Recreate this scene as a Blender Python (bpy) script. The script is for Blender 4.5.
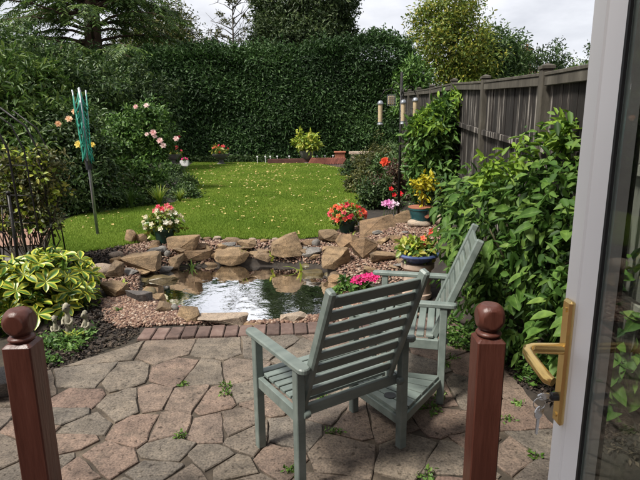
import bpy, bmesh, math, random
import numpy as np
from mathutils import Vector, Matrix

for o in list(bpy.data.objects): bpy.data.objects.remove(o)
S = bpy.context.scene
C = S.collection
R = math.radians

# ------------------------------------------------------------------ camera
F_PX = 500.0; CAM_H = 1.65; PITCH = R(12.2); ROLL = R(0.6)
cam_d = bpy.data.cameras.new('camera'); cam = bpy.data.objects.new('camera', cam_d); C.objects.link(cam)
cam_d.sensor_fit = 'HORIZONTAL'; cam_d.sensor_width = 36.0; cam_d.lens = 36.0 * F_PX / 640.0
cam_d.clip_start = 0.02; cam_d.clip_end = 2000
cam.matrix_world = (Matrix.Translation((0, 0, CAM_H)) @ Matrix.Rotation(R(90) - PITCH, 4, 'X') @ Matrix.Rotation(-ROLL, 4, 'Z'))
S.camera = cam
S.render.resolution_x = 1024; S.render.resolution_y = 768

# ------------------------------------------------------------------ sky, sun, exposure
SUN_EL = R(54); SUN_AZ = R(-122)          # azimuth from +Y towards +X: light from the side of the left border
world = bpy.data.worlds.new('World'); S.world = world; world.use_nodes = True
nt = world.node_tree; nt.nodes.clear()
def N(t, typ, **kw):
    n = t.nodes.new(typ)
    for k, v in kw.items(): setattr(n, k, v)
    return n
wo = N(nt, 'ShaderNodeOutputWorld'); bg = N(nt, 'ShaderNodeBackground')
sky = N(nt, 'ShaderNodeTexSky', sky_type='NISHITA'); sky.sun_disc = False
sky.sun_elevation = SUN_EL; sky.sun_rotation = SUN_AZ
tc = N(nt, 'ShaderNodeTexCoord'); mp = N(nt, 'ShaderNodeMapping'); mp.inputs['Scale'].default_value = (1, 1, 2.6)
nz = N(nt, 'ShaderNodeTexNoise'); nz.inputs['Scale'].default_value = 2.3; nz.inputs['Detail'].default_value = 7; nz.inputs['Roughness'].default_value = .55
cr = N(nt, 'ShaderNodeValToRGB')
cr.color_ramp.elements[0].position = .40; cr.color_ramp.elements[0].color = (2.9, 2.95, 3.2, 1)
cr.color_ramp.elements[1].position = .68; cr.color_ramp.elements[1].color = (5.5, 5.5, 5.65, 1)
mx = N(nt, 'ShaderNodeMix', data_type='RGBA'); mx.inputs['Factor'].default_value = .93
nt.links.new(tc.outputs['Generated'], mp.inputs['Vector']); nt.links.new(mp.outputs['Vector'], nz.inputs['Vector'])
nt.links.new(nz.outputs['Fac'], cr.inputs['Fac'])
nt.links.new(sky.outputs['Color'], mx.inputs[6]); nt.links.new(cr.outputs['Color'], mx.inputs[7])
nt.links.new(mx.outputs[2], bg.inputs['Color']); bg.inputs['Strength'].default_value = 0.064
nt.links.new(bg.outputs['Background'], wo.inputs['Surface'])
sun_d = bpy.data.lights.new('sun', 'SUN'); sun_d.energy = 2.0; sun_d.angle = R(13); sun_d.color = (1, .95, .87)
sun = bpy.data.objects.new('sun', sun_d); C.objects.link(sun)
sd = Vector((math.sin(SUN_AZ) * math.cos(SUN_EL), math.cos(SUN_AZ) * math.cos(SUN_EL), math.sin(SUN_EL)))
sun.rotation_euler = sd.to_track_quat('Z', 'Y').to_euler()
S.view_settings.view_transform = 'Standard'; S.view_settings.look = 'None'
S.view_settings.exposure = 1.8; S.view_settings.gamma = 1; S.view_settings.use_curve_mapping = False
S.render.engine = 'CYCLES'

# ------------------------------------------------------------------ helpers
rng = np.random.default_rng(7); rnd = random.Random(7)
def sm(a, b, t):
    t = np.clip((np.asarray(t, float) - a) / (b - a), 0, 1); return t * t * (3 - 2 * t)
def ray(u, v):
    a = (u - 320) / F_PX; b = (240 - v) / F_PX; c, s = math.cos(ROLL), math.sin(ROLL)
    x = a * c + b * s; y = -a * s + b * c
    return np.array([x, math.cos(PITCH) + y * math.sin(PITCH), -math.sin(PITCH) + y * math.cos(PITCH)])
def atz(u, v, z=0.0):
    d = ray(u, v); t = (z - CAM_H) / d[2]; return np.array([0, 0, CAM_H]) + t * d
def aty(u, v, Y):
    d = ray(u, v); return np.array([0, 0, CAM_H]) + d * Y / d[1]

WATER = -0.03
pond = np.array([atz(u, v, WATER)[:2] for u, v in [(138, 287), (148, 273), (185, 265), (235, 263), (300, 265), (335, 275), (347, 290), (322, 312), (285, 320), (225, 322), (190, 313), (163, 305)]])
def sdist(poly, x, y):                      # positive inside
    x = np.asarray(x, float); y = np.asarray(y, float)
    d = np.full(x.shape, 1e9); ins = np.zeros(x.shape, bool); n = len(poly)
    for i in range(n):
        ax, ay = poly[i]; bx_, by_ = poly[(i + 1) % n]
        ex, ey = bx_ - ax, by_ - ay
        t = np.clip(((x - ax) * ex + (y - ay) * ey) / (ex * ex + ey * ey), 0, 1)
        d = np.minimum(d, np.hypot(x - ax - t * ex, y - ay - t * ey))
        cross = ((ay > y) != (by_ > y)) & (x < (ex) * (y - ay) / (ey if abs(ey) > 1e-9 else 1e-9) + ax)
        ins ^= cross
    return np.where(ins, d, -d)
def terrain(x, y):
    x = np.asarray(x, float); y = np.asarray(y, float)
    yc = np.minimum(y, 26)
    z = np.where(yc < 6.85, .2 * sm(4.7, 6.85, yc), .2 + .004 * (yc - 6.85))
    z = np.maximum(z, (.10 + .05 * np.clip(yc, 0, 4)) * sm(1.15, 1.75, x) * sm(1.5, 3, y))
    z = z + .18 * sm(.35, 1.1, x) * sm(4.4, 5.6, y) * (1 - sm(6.6, 8, y))
    pm = (1 - sm(4.12, 4.3, y)) * (1 - sm(1.3, 1.5, x))
    z = z - .06 * pm
    k = sm(-.12, .4, sdist(pond, x, y))
    return z * (1 - k) - .3 * k
def T(x, y): return float(terrain(np.array([x]), np.array([y]))[0])
def atg(u, v):                               # where the view ray meets the terrain
    d = ray(u, v); o = np.array([0, 0, CAM_H]); t = np.linspace(1.5, 40, 4000)
    p = o[None] + d[None] * t[:, None]; b = p[:, 2] < terrain(p[:, 0], p[:, 1])
    i = int(np.argmax(b)) if b.any() else -1
    return p[i]

def tag(o, label=None, cat=None, group=None, kind=None):
    for k, v in (('label', label), ('category', cat), ('group', group), ('kind', kind)):
        if v: o[k] = v
    return o
def link(name, me, mat=None, parent=None):
    o = bpy.data.objects.new(name, me); C.objects.link(o)
    if mat is not None and me is not None and len(me.materials) == 0: me.materials.append(mat)
    if parent is not None: o.parent = parent
    return o
def empty(name, loc, label, cat, group=None, rz=0.0):
    o = bpy.data.objects.new(name, None); C.objects.link(o); o.location = loc; o.rotation_euler = (0, 0, rz); o.empty_display_size = .1
    return tag(o, label, cat, group)

class MB:
    def __init__(s): s.v = []; s.f = []
    def add(s, vs, fs, M=None):
        b = len(s.v)
        s.v += [tuple(M @ Vector(p)) for p in vs] if M is not None else [tuple(p) for p in vs]
        s.f += [tuple(b + i for i in f) for f in fs]; return s
    def box(s, c, sz, M=None, b=0.0):
        hx, hy, hz = sz[0] / 2, sz[1] / 2, sz[2] / 2; cx, cy, cz = c
        if b <= 0:
            vs = [(cx + i * hx, cy + j * hy, cz + k * hz) for i in (-1, 1) for j in (-1, 1) for k in (-1, 1)]
            fs = [(0, 1, 3, 2), (4, 6, 7, 5), (0, 4, 5, 1), (2, 3, 7, 6), (0, 2, 6, 4), (1, 5, 7, 3)]
            return s.add(vs, fs, M)
        idx = {}; vs = []
        for i in (-1, 1):
            for j in (-1, 1):
                for k in (-1, 1):
                    for ax in range(3):
                        p = [i * (hx - b), j * (hy - b), k * (hz - b)]; p[ax] = (i, j, k)[ax] * (hx, hy, hz)[ax]
                        idx[(i, j, k, ax)] = len(vs); vs.append((p[0] + cx, p[1] + cy, p[2] + cz))
        fs = []
        def key(d, ax): return idx[(d[0], d[1], d[2], ax)]
        for ax in range(3):
            o1, o2 = [(1, 2), (2, 0), (0, 1)][ax]
            for sg in (-1, 1):
                q = []
                for a, bb in ((-1, -1), (1, -1), (1, 1), (-1, 1)):
                    d = [0, 0, 0]; d[ax] = sg; d[o1] = a; d[o2] = bb; q.append(key(d, ax))
                fs.append(tuple(q) if sg > 0 else tuple(q[::-1]))
            for a in (-1, 1):          # edges parallel to ax
                for bb in (-1, 1):
                    d0 = [0, 0, 0]; d0[ax] = -1; d0[o1] = a; d0[o2] = bb; d1 = list(d0); d1[ax] = 1
                    q = (key(d0, o1), key(d1, o1), key(d1, o2), key(d0, o2))
                    fs.append(q if a * bb < 0 else q[::-1])
        for i in (-1, 1):
            for j in (-1, 1):
                for k in (-1, 1):
                    q = tuple(idx[(i, j, k, ax)] for ax in range(3)); fs.append(q if i * j * k > 0 else q[::-1])
        return s.add(vs, fs, M)
    def bar(s, p, q, w, h, b=0.0, up=(0, 0, 1), ext=0.0):
        p = Vector(p); q = Vector(q); d = (q - p); L = d.length; d.normalize(); u = Vector(up)
        x = d; y = u.cross(x).normalized(); z = x.cross(y)
        M = Matrix.Translation((p + q) / 2) @ Matrix((x, y, z)).transposed().to_4x4()
        return s.box((0, 0, 0), (L + 2 * ext, w, h), M, b)
    def tube(s, pts, rad, n=8, cap=True):
        pts = [Vector(p) for p in pts]
        if not hasattr(rad, '__len__'): rad = [rad] * len(pts)
        b = len(s.v); m = len(pts); prev = None
        for i, p in enumerate(pts):
            d = (pts[min(i + 1, m - 1)] - pts[max(i - 1, 0)]).normalized()
            a = prev if prev is not None else (Vector((1, 0, 0)) if abs(d.x) < .8 else Vector((0, 1, 0)))
            a = (a - d * a.dot(d)).normalized(); prev = a; c = d.cross(a)
            for k in range(n):
                t = 2 * math.pi * k / n; s.v.append(tuple(p + (a * math.cos(t) + c * math.sin(t)) * rad[i]))
        for i in range(m - 1):
            for k in range(n):
                k2 = (k + 1) % n; s.f.append((b + i * n + k, b + i * n + k2, b + (i + 1) * n + k2, b + (i + 1) * n + k))
        if cap:
            s.f.append(tuple(b + k for k in range(n))[::-1]); s.f.append(tuple(b + (m - 1) * n + k for k in range(n)))
        return s
    def lathe(s, prof, n=24, c=(0, 0, 0), M=None):
        vs = []; fs = []; m = len(prof)
        for r_, z_ in prof:
            for k in range(n):
                t = 2 * math.pi * k / n; vs.append((c[0] + r_ * math.cos(t), c[1] + r_ * math.sin(t), c[2] + z_))
        for i in range(m - 1):
            for k in range(n):
                k2 = (k + 1) % n; fs.append((i * n + k, i * n + k2, (i + 1) * n + k2, (i + 1) * n + k))
        fs.append(tuple(range(n))[::-1]); fs.append(tuple((m - 1) * n + k for k in range(n)))
        return s.add(vs, fs, M)
    def ball(s, c, r_, n=12, m=8, M=None):
        if not hasattr(r_, '__len__'): r_ = (r_,) * 3
        vs = [(c[0], c[1], c[2] - r_[2])]; fs = []
        for i in range(1, m):
            a = -math.pi / 2 + math.pi * i / m
            for k in range(n):
                t = 2 * math.pi * k / n; vs.append((c[0] + r_[0] * math.cos(a) * math.cos(t), c[1] + r_[1] * math.cos(a) * math.sin(t), c[2] + r_[2] * math.sin(a)))
        vs.append((c[0], c[1], c[2] + r_[2])); e = len(vs) - 1
        for k in range(n):
            k2 = (k + 1) % n
            fs.append((0, 1 + k2, 1 + k)); fs.append((e, 1 + (m - 2) * n + k, 1 + (m - 2) * n + k2))
            for i in range(m - 2): fs.append((1 + i * n + k, 1 + i * n + k2, 1 + (i + 1) * n + k2, 1 + (i + 1) * n + k))
        return s.add(vs, fs, M)
    def mesh(s, name, smooth=False, angle=None):
        me = bpy.data.meshes.new(name); me.from_pydata(s.v, [], s.f); me.update()
        if smooth or angle:
            me.polygons.foreach_set('use_smooth', [True] * len(me.polygons))
            if angle:
                try: me.set_sharp_from_angle(angle=angle)
                except Exception: pass
        return me
    def build(s, name, mat, parent=None, smooth=False, angle=None): return link(name, s.mesh(name, smooth, angle), mat, parent)

# ------------------------------------------------------------------ materials
MT = {}
def newmat(name):
    m = bpy.data.materials.new(name); m.use_nodes = True; t = m.node_tree; p = t.nodes['Principled BSDF']; return m, t, p
def ramp(t, stops):
    r_ = N(t, 'ShaderNodeValToRGB'); e = r_.color_ramp.elements
    while len(e) > 1: e.remove(e[-1])
    e[0].position = stops[0][0]; e[0].color = (*stops[0][1], 1)
    for pos, c in stops[1:]:
        k = e.new(pos); k.color = (*c, 1)
    return r_
def mat(name, stops, scale=8, rough=.6, bump=.2, bscale=None, detail=6, stretch=(1, 1, 1), obj_var=0.0, spec=.4, metal=0.0, coat=0, rough_var=.1, bdist=.01):
    """noise-coloured surface; obj_var shifts value from object to object"""
    m, t, p = newmat(name)
    tc = N(t, 'ShaderNodeTexCoord'); mp = N(t, 'ShaderNodeMapping'); mp.inputs['Scale'].default_value = stretch
    nz = N(t, 'ShaderNodeTexNoise'); nz.inputs['Scale'].default_value = scale; nz.inputs['Detail'].default_value = detail; nz.inputs['Roughness'].default_value = .62
    t.links.new(tc.outputs['Object'], mp.inputs['Vector'])
    oi = N(t, 'ShaderNodeObjectInfo'); ad = N(t, 'ShaderNodeVectorMath', operation='ADD')
    sc = N(t, 'ShaderNodeVectorMath', operation='SCALE'); cmb = N(t, 'ShaderNodeCombineXYZ')
    for i in range(3): t.links.new(oi.outputs['Random'], cmb.inputs[i])
    t.links.new(cmb.outputs[0], sc.inputs[0]); sc.inputs['Scale'].default_value = 37
    t.links.new(mp.outputs[0], ad.inputs[0]); t.links.new(sc.outputs[0], ad.inputs[1])
    t.links.new(ad.outputs[0], nz.inputs['Vector'])
    r_ = ramp(t, stops); t.links.new(nz.outputs['Fac'], r_.inputs['Fac'])
    col = r_.outputs['Color']
    if obj_var:
        hv = N(t, 'ShaderNodeHueSaturation'); mr = N(t, 'ShaderNodeMapRange')
        mr.inputs['To Min'].default_value = 1 - obj_var; mr.inputs['To Max'].default_value = 1 + obj_var
        t.links.new(oi.outputs['Random'], mr.inputs['Value']); t.links.new(mr.outputs[0], hv.inputs['Value']); t.links.new(col, hv.inputs['Color']); col = hv.outputs['Color']
    t.links.new(col, p.inputs['Base Color'])
    p.inputs['Roughness'].default_value = rough; p.inputs['Metallic'].default_value = metal; p.inputs['Specular IOR Level'].default_value = spec; p.inputs['Coat Weight'].default_value = coat
    if rough_var:
        mr2 = N(t, 'ShaderNodeMapRange'); mr2.inputs['To Min'].default_value = max(0, rough - rough_var); mr2.inputs['To Max'].default_value = min(1, rough + rough_var)
        t.links.new(nz.outputs['Fac'], mr2.inputs['Value']); t.links.new(mr2.outputs[0], p.inputs['Roughness'])
    if bump:
        n2 = N(t, 'ShaderNodeTexNoise'); n2.inputs['Scale'].default_value = bscale or scale * 3; n2.inputs['Detail'].default_value = 5
        t.links.new(ad.outputs[0], n2.inputs['Vector'])
        bp = N(t, 'ShaderNodeBump'); bp.inputs['Strength'].default_value = bump; bp.inputs['Distance'].default_value = bdist
        t.links.new(n2.outputs['Fac'], bp.inputs['Height']); t.links.new(bp.outputs[0], p.inputs['Normal'])
    MT[name] = m; return m
def leafmat(name, cols, src='attr', rough=.45, tr=.25, spec=.4, blotch=None, rib=False):
    """leaf surface: colour picked per leaf, some light passes through"""
    m, t, p = newmat(name)
    stops = [(i / (len(cols) - 1), c) for i, c in enumerate(cols)]
    r_ = ramp(t, stops)
    if src == 'attr':
        a = N(t, 'ShaderNodeAttribute'); a.attribute_name = 'rnd'; t.links.new(a.outputs['Fac'], r_.inputs['Fac'])
    else:
        a = N(t, 'ShaderNodeObjectInfo'); t.links.new(a.outputs['Random'], r_.inputs['Fac'])
    col = r_.outputs['Color']
    if blotch:                                # variegated margin: 'edge' attribute stored on the leaf mesh
        e = N(t, 'ShaderNodeAttribute'); e.attribute_name = 'edge'
        nz = N(t, 'ShaderNodeTexNoise'); nz.inputs['Scale'].default_value = 40
        ma = N(t, 'ShaderNodeMath', operation='MULTIPLY_ADD'); t.links.new(nz.outputs['Fac'], ma.inputs[0]); ma.inputs[1].default_value = .9; t.links.new(e.outputs['Fac'], ma.inputs[2])
        mr = N(t, 'ShaderNodeMapRange'); mr.inputs['From Min'].default_value = .66; mr.inputs['From Max'].default_value = 1.05; t.links.new(ma.outputs[0], mr.inputs['Value'])
        mxx = N(t, 'ShaderNodeMix', data_type='RGBA'); t.links.new(mr.outputs[0], mxx.inputs['Factor']); t.links.new(col, mxx.inputs[6]); mxx.inputs[7].default_value = (*blotch, 1); col = mxx.outputs[2]
    if rib:                                   # pale midrib and mottled blade
        e = N(t, 'ShaderNodeAttribute'); e.attribute_name = 'edge'; mr = N(t, 'ShaderNodeMapRange'); mr.inputs['From Min'].default_value = .0; mr.inputs['From Max'].default_value = .07; mr.inputs['To Min'].default_value = .55; mr.inputs['To Max'].default_value = 0; t.links.new(e.outputs['Fac'], mr.inputs['Value'])
        mb_ = N(t, 'ShaderNodeMix', data_type='RGBA'); t.links.new(mr.outputs[0], mb_.inputs['Factor']); t.links.new(col, mb_.inputs[6]); mb_.inputs[7].default_value = (.2, .3, .08, 1)
        tcx = N(t, 'ShaderNodeTexCoord'); nn = N(t, 'ShaderNodeTexNoise'); nn.inputs['Scale'].default_value = 3.5; nn.inputs['Detail'].default_value = 6; t.links.new(tcx.outputs['Object'], nn.inputs['Vector']); rm = ramp(t, [(.3, (.62, .66, .6)), (.7, (1.3, 1.25, 1.2))]); t.links.new(nn.outputs['Fac'], rm.inputs[0])
        mm = N(t, 'ShaderNodeMix', data_type='RGBA', blend_type='MULTIPLY'); mm.inputs['Factor'].default_value = 1; t.links.new(mb_.outputs[2], mm.inputs[6]); t.links.new(rm.outputs[0], mm.inputs[7]); col = mm.outputs[2]
    t.links.new(col, p.inputs['Base Color']); p.inputs['Roughness'].default_value = rough; p.inputs['Specular IOR Level'].default_value = spec
    if tr:
        tl = N(t, 'ShaderNodeBsdfTranslucent'); t.links.new(col, tl.inputs['Color']); ms = N(t, 'ShaderNodeMixShader'); ms.inputs[0].default_value = tr
        out = t.nodes['Material Output']; t.links.new(p.outputs[0], ms.inputs[1]); t.links.new(tl.outputs[0], ms.inputs[2]); t.links.new(ms.outputs[0], out.inputs['Surface'])
    MT[name] = m; return m
def plain(name, col, rough=.5, metal=0.0, spec=.5, coat=0.0):
    return mat(name, [(.3, tuple(c * .86 for c in col)), (.7, tuple(min(1, c * 1.1) for c in col))], scale=14, rough=rough, metal=metal, spec=spec, coat=coat, bump=.05, bscale=60)

mat('soil', [(.3, (.022, .015, .010)), (.6, (.05, .035, .024)), (.8, (.09, .065, .045))], scale=14, rough=.95, bump=.8, bscale=30, bdist=.03)
mat('turf', [(.3, (.07, .13, .018)), (.5, (.10, .17, .024)), (.75, (.14, .21, .035))], scale=3, rough=.9, bump=.4, bscale=60)
mat('path', [(.35, (.19, .10, .07)), (.65, (.28, .17, .12))], scale=6, rough=.9, bump=.3)
mat('mortar', [(.34, (.022, .018, .013)), (.5, (.06, .047, .034)), (.68, (.16, .125, .09))], scale=4, rough=.95, bump=.6, bscale=60)
mat('wood_sage', [(.25, (.092, .115, .104)), (.5, (.138, .167, .15)), (.8, (.20, .228, .205))], scale=9, rough=.4, bump=.3, bscale=30, stretch=(.3, 1.3, 1.3), obj_var=.14, rough_var=.18, bdist=.004)
mat('post_red', [(.25, (.058, .019, .013)), (.55, (.09, .03, .02)), (.85, (.125, .048, .034))], scale=14, rough=.38, bump=.45, bscale=34, stretch=(1.8, 1.8, .22), rough_var=.2, bdist=.005)
mat('bolt', [(.3, (.22, .22, .2)), (.7, (.4, .4, .38))], scale=20, rough=.4, metal=.6, bump=.05)
mat('brick_paver', [(.25, (.06, .04, .034)), (.5, (.115, .075, .062)), (.8, (.17, .125, .105))], scale=9, rough=.9, bump=.5, bscale=40, obj_var=.3)
mat('red_brick', [(.3, (.16, .05, .035)), (.7, (.27, .1, .07))], scale=9, rough=.9, bump=.4, obj_var=.2)
mat('fence_board', [(.38, (.008, .006, .0045)), (.52, (.014, .0105, .0085)), (.555, (.036, .03, .025)), (.605, (.19, .175, .155))], scale=4.5, rough=.9, bump=.5, bscale=14, stretch=(3.5, 3.5, .22), obj_var=.35, detail=9)
mat('fence_post', [(.3, (.032, .028, .021)), (.55, (.065, .058, .045)), (.8, (.12, .11, .09))], scale=5, rough=.9, bump=.4, stretch=(2, 2, .6))
mat('bark', [(.3, (.045, .028, .018)), (.7, (.12, .075, .05))], scale=5, rough=.95, bump=.8, stretch=(3, 3, .5), bdist=.04)
mat('bark_grey', [(.3, (.05, .045, .038)), (.7, (.13, .115, .1))], scale=5, rough=.95, bump=.6, stretch=(2, 2, .6))
mat('stem', [(.3, (.035, .03, .018)), (.7, (.09, .07, .04))], scale=9, rough=.8, bump=.2)
mat('stem_green', [(.3, (.04, .08, .02)), (.7, (.09, .14, .04))], scale=9, rough=.6, bump=.1)
mat('iron', [(.3, (.008, .008, .008)), (.7, (.025, .022, .02))], scale=15, rough=.45, bump=.2, metal=.5)
mat('galv', [(.3, (.2, .22, .24)), (.7, (.36, .38, .4))], scale=12, rough=.4, bump=.1, metal=.7)
plain('green_cord', (.012, .25, .17), .5); plain('dark_plastic', (.015, .016, .018), .4)
mat('upvc', [(.3, (.85, .85, .85)), (.7, (.87, .87, .87))], scale=3, rough=.3, bump=.0, coat=.2, rough_var=.03); plain('gasket', (.012, .012, .013), .6)
mat('brass', [(.3, (.74, .50, .17)), (.7, (.86, .63, .27))], scale=6, rough=.2, bump=.03, metal=.75, rough_var=.08)
mat('steel', [(.3, (.5, .5, .5)), (.7, (.7, .7, .69))], scale=20, rough=.28, bump=.05, metal=.9); plain('spacer', (.62, .63, .64), .35, metal=.4)
mat('glaze_teal', [(.3, (.006, .035, .042)), (.7, (.02, .085, .09))], scale=7, rough=.16, bump=.1, coat=.5)
mat('glaze_blue', [(.3, (.03, .05, .13)), (.7, (.09, .12, .24))], scale=7, rough=.14, bump=.08, coat=.6)
mat('pot_green', [(.3, (.008, .03, .022)), (.7, (.02, .06, .045))], scale=7, rough=.35, bump=.1)
mat('clay', [(.3, (.28, .2, .15)), (.6, (.42, .33, .26)), (.8, (.5, .42, .35))], scale=7, rough=.85, bump=.3)
mat('terracotta', [(.3, (.2, .065, .035)), (.7, (.34, .13, .075))], scale=7, rough=.85, bump=.3)
mat('lead_stone', [(.3, (.06, .06, .058)), (.7, (.16, .155, .145))], scale=9, rough=.85, bump=.4)
plain('white_plastic', (.75, .75, .75), .4); plain('grain', (.42, .33, .2), .7)
mat('statue_stone', [(.3, (.09, .09, .065)), (.5, (.27, .25, .185)), (.8, (.42, .385, .3))], scale=16, rough=.85, bump=.5, bscale=50)
mat('kerb_dark', [(.3, (.05, .018, .014)), (.7, (.11, .045, .035))], scale=9, rough=.9, bump=.4)
mat('roof_tile', [(.3, (.09, .055, .045)), (.7, (.17, .11, .09))], scale=6, rough=.9, bump=.3, obj_var=.2)
mat('render_wall', [(.3, (.4, .36, .3)), (.7, (.52, .48, .42))], scale=3, rough=.9, bump=.2)
plain('white_paint', (.72, .72, .7), .5)
# crazy paving: tone picked stone by stone
def stone_mat(name, tones, scale, lichen=(.30, .27, .21), bump=.6, rough=.88, grain=.8, strata=False, stain=False):
    m = mat(name, [(.2, (.35, .35, .35)), (.5, (.8, .8, .8)), (.8, (1.15, 1.12, 1.08))], scale=scale, rough=rough, bump=bump, bscale=scale * 4, bdist=.008)
    t = m.node_tree; p = t.nodes['Principled BSDF']; src = p.inputs['Base Color'].links[0].from_socket
    oi = N(t, 'ShaderNodeObjectInfo'); r_ = ramp(t, [(i / (len(tones) - 1), c) for i, c in enumerate(tones)])
    t.links.new(oi.outputs['Random'], r_.inputs['Fac'])
    mu = N(t, 'ShaderNodeMix', data_type='RGBA', blend_type='MULTIPLY'); mu.inputs['Factor'].default_value = 1
    t.links.new(src, mu.inputs[6]); t.links.new(r_.outputs[0], mu.inputs[7])
    g = N(t, 'ShaderNodeNewGeometry'); n2 = N(t, 'ShaderNodeTexNoise'); n2.inputs['Scale'].default_value = 9; n2.inputs['Detail'].default_value = 8
    t.links.new(g.outputs['Position'], n2.inputs['Vector'])
    mr = N(t, 'ShaderNodeMapRange'); mr.inputs['From Min'].default_value = .52; mr.inputs['From Max'].default_value = .75; mr.inputs['To Max'].default_value = .55
    t.links.new(n2.outputs['Fac'], mr.inputs['Value'])
    mx = N(t, 'ShaderNodeMix', data_type='RGBA'); t.links.new(mr.outputs[0], mx.inputs['Factor']); t.links.new(mu.outputs[2], mx.inputs[6]); mx.inputs[7].default_value = (*lichen, 1)
    n3 = N(t, 'ShaderNodeTexNoise'); n3.inputs['Scale'].default_value = 95; n3.inputs['Detail'].default_value = 4; t.links.new(g.outputs['Position'], n3.inputs['Vector'])
    r3 = ramp(t, [(.32, (.45, .44, .43)), (.5, (.95, .95, .95)), (.68, (1.35, 1.33, 1.3))]); t.links.new(n3.outputs['Fac'], r3.inputs[0])
    m3 = N(t, 'ShaderNodeMix', data_type='RGBA', blend_type='MULTIPLY'); m3.inputs['Factor'].default_value = grain; t.links.new(mx.outputs[2], m3.inputs[6]); t.links.new(r3.outputs[0], m3.inputs[7])
    t.links.new(m3.outputs[2], p.inputs['Base Color'])
    if stain:                                # damp, dirt and lime bloom running across several stones
        ns = N(t, 'ShaderNodeTexNoise'); ns.inputs['Scale'].default_value = 2.6; ns.inputs['Detail'].default_value = 9; ns.inputs['Roughness'].default_value = .68; t.links.new(g.outputs['Position'], ns.inputs['Vector'])
        rs_ = ramp(t, [(.3, (.52, .5, .47)), (.47, (.9, .89, .87)), (.6, (1.08, 1.06, 1.02)), (.72, (1.35, 1.32, 1.25))]); t.links.new(ns.outputs['Fac'], rs_.inputs[0])
        m5 = N(t, 'ShaderNodeMix', data_type='RGBA', blend_type='MULTIPLY'); m5.inputs['Factor'].default_value = 1; t.links.new(m3.outputs[2], m5.inputs[6]); t.links.new(rs_.outputs[0], m5.inputs[7])
        n6 = N(t, 'ShaderNodeTexNoise'); n6.inputs['Scale'].default_value = 34; n6.inputs['Detail'].default_value = 3; t.links.new(g.outputs['Position'], n6.inputs['Vector']); r6 = ramp(t, [(.30, (.35, .33, .3)), (.40, (1, 1, 1)), (.66, (1, 1, 1)), (.74, (1.5, 1.46, 1.36))]); t.links.new(n6.outputs['Fac'], r6.inputs[0])
        m6 = N(t, 'ShaderNodeMix', data_type='RGBA', blend_type='MULTIPLY'); m6.inputs['Factor'].default_value = 1; t.links.new(m5.outputs[2], m6.inputs[6]); t.links.new(r6.outputs[0], m6.inputs[7]); t.links.new(m6.outputs[2], p.inputs['Base Color'])
        b7 = N(t, 'ShaderNodeBump'); b7.inputs['Strength'].default_value = .5; b7.inputs['Distance'].default_value = .004; t.links.new(n6.outputs['Fac'], b7.inputs['Height']); t.links.new(p.inputs['Normal'].links[0].from_socket, b7.inputs['Normal']); t.links.new(b7.outputs[0], p.inputs['Normal'])
    if strata:                               # bedding layers: darker seams and relief
        tc2 = N(t, 'ShaderNodeTexCoord'); wv = N(t, 'ShaderNodeTexWave', bands_direction='Z'); wv.inputs['Scale'].default_value = 5; wv.inputs['Distortion'].default_value = 3.5; wv.inputs['Detail'].default_value = 3; wv.inputs['Detail Scale'].default_value = 1.5
        t.links.new(tc2.outputs['Object'], wv.inputs['Vector']); rs = ramp(t, [(.0, (.55, .5, .45)), (.3, (.9, .88, .86)), (.7, (1.12, 1.1, 1.06))]); t.links.new(wv.outputs['Fac'], rs.inputs[0])
        m4 = N(t, 'ShaderNodeMix', data_type='RGBA', blend_type='MULTIPLY'); m4.inputs['Factor'].default_value = .4; t.links.new(m3.outputs[2], m4.inputs[6]); t.links.new(rs.outputs[0], m4.inputs[7]); t.links.new(m4.outputs[2], p.inputs['Base Color'])
        b1 = p.inputs['Normal'].links[0].from_node; b1.inputs['Distance'].default_value = .014; b2 = N(t, 'ShaderNodeBump'); b2.inputs['Strength'].default_value = .35; b2.inputs['Distance'].default_value = .014
        t.links.new(n3.outputs['Fac'], b2.inputs['Height']); t.links.new(b1.outputs[0], b2.inputs['Normal']); t.links.new(b2.outputs[0], p.inputs['Normal'])
    return m
stone_mat('paving', [(.215, .145, .115), (.18, .15, .122), (.23, .162, .128), (.145, .128, .11), (.195, .163, .13), (.22, .148, .12)], 10, (.085, .072, .055), stain=True)
stone_mat('sandstone', [(.27, .175, .09), (.20, .13, .075), (.30, .21, .12), (.17, .12, .075), (.25, .18, .115)], 6, (.05, .036, .022), strata=True)
stone_mat('wet_stone', [(.13, .10, .045), (.10, .085, .04), (.16, .12, .06)], 6, (.05, .055, .022), rough=.4)
stone_mat('slate', [(.10, .09, .085), (.13, .115, .105)], 8, (.05, .045, .042))
stone_mat('pale_stone', [(.33, .25, .19), (.37, .3, .23)], 7, (.2, .15, .105))
stone_mat('grey_stone', [(.16, .15, .14), (.2, .19, .175)], 7, (.09, .085, .075))
mat('pond_bed', [(.3, (.018, .018, .008)), (.6, (.055, .045, .02)), (.8, (.10, .075, .035))], scale=7, rough=.8, bump=.5)
# gravel tone per pebble
m, t, p = newmat('pebble'); a = N(t, 'ShaderNodeAttribute'); a.attribute_name = 'rnd'
r_ = ramp(t, [(0, (.035, .022, .017)), (.25, (.10, .05, .034)), (.5, (.17, .095, .062)), (.75, (.25, .165, .115)), (1, (.4, .34, .27))]); t.links.new(a.outputs['Fac'], r_.inputs[0]); t.links.new(r_.outputs[0], p.inputs['Base Color']); p.inputs['Roughness'].default_value = .75; MT['pebble'] = m
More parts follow.
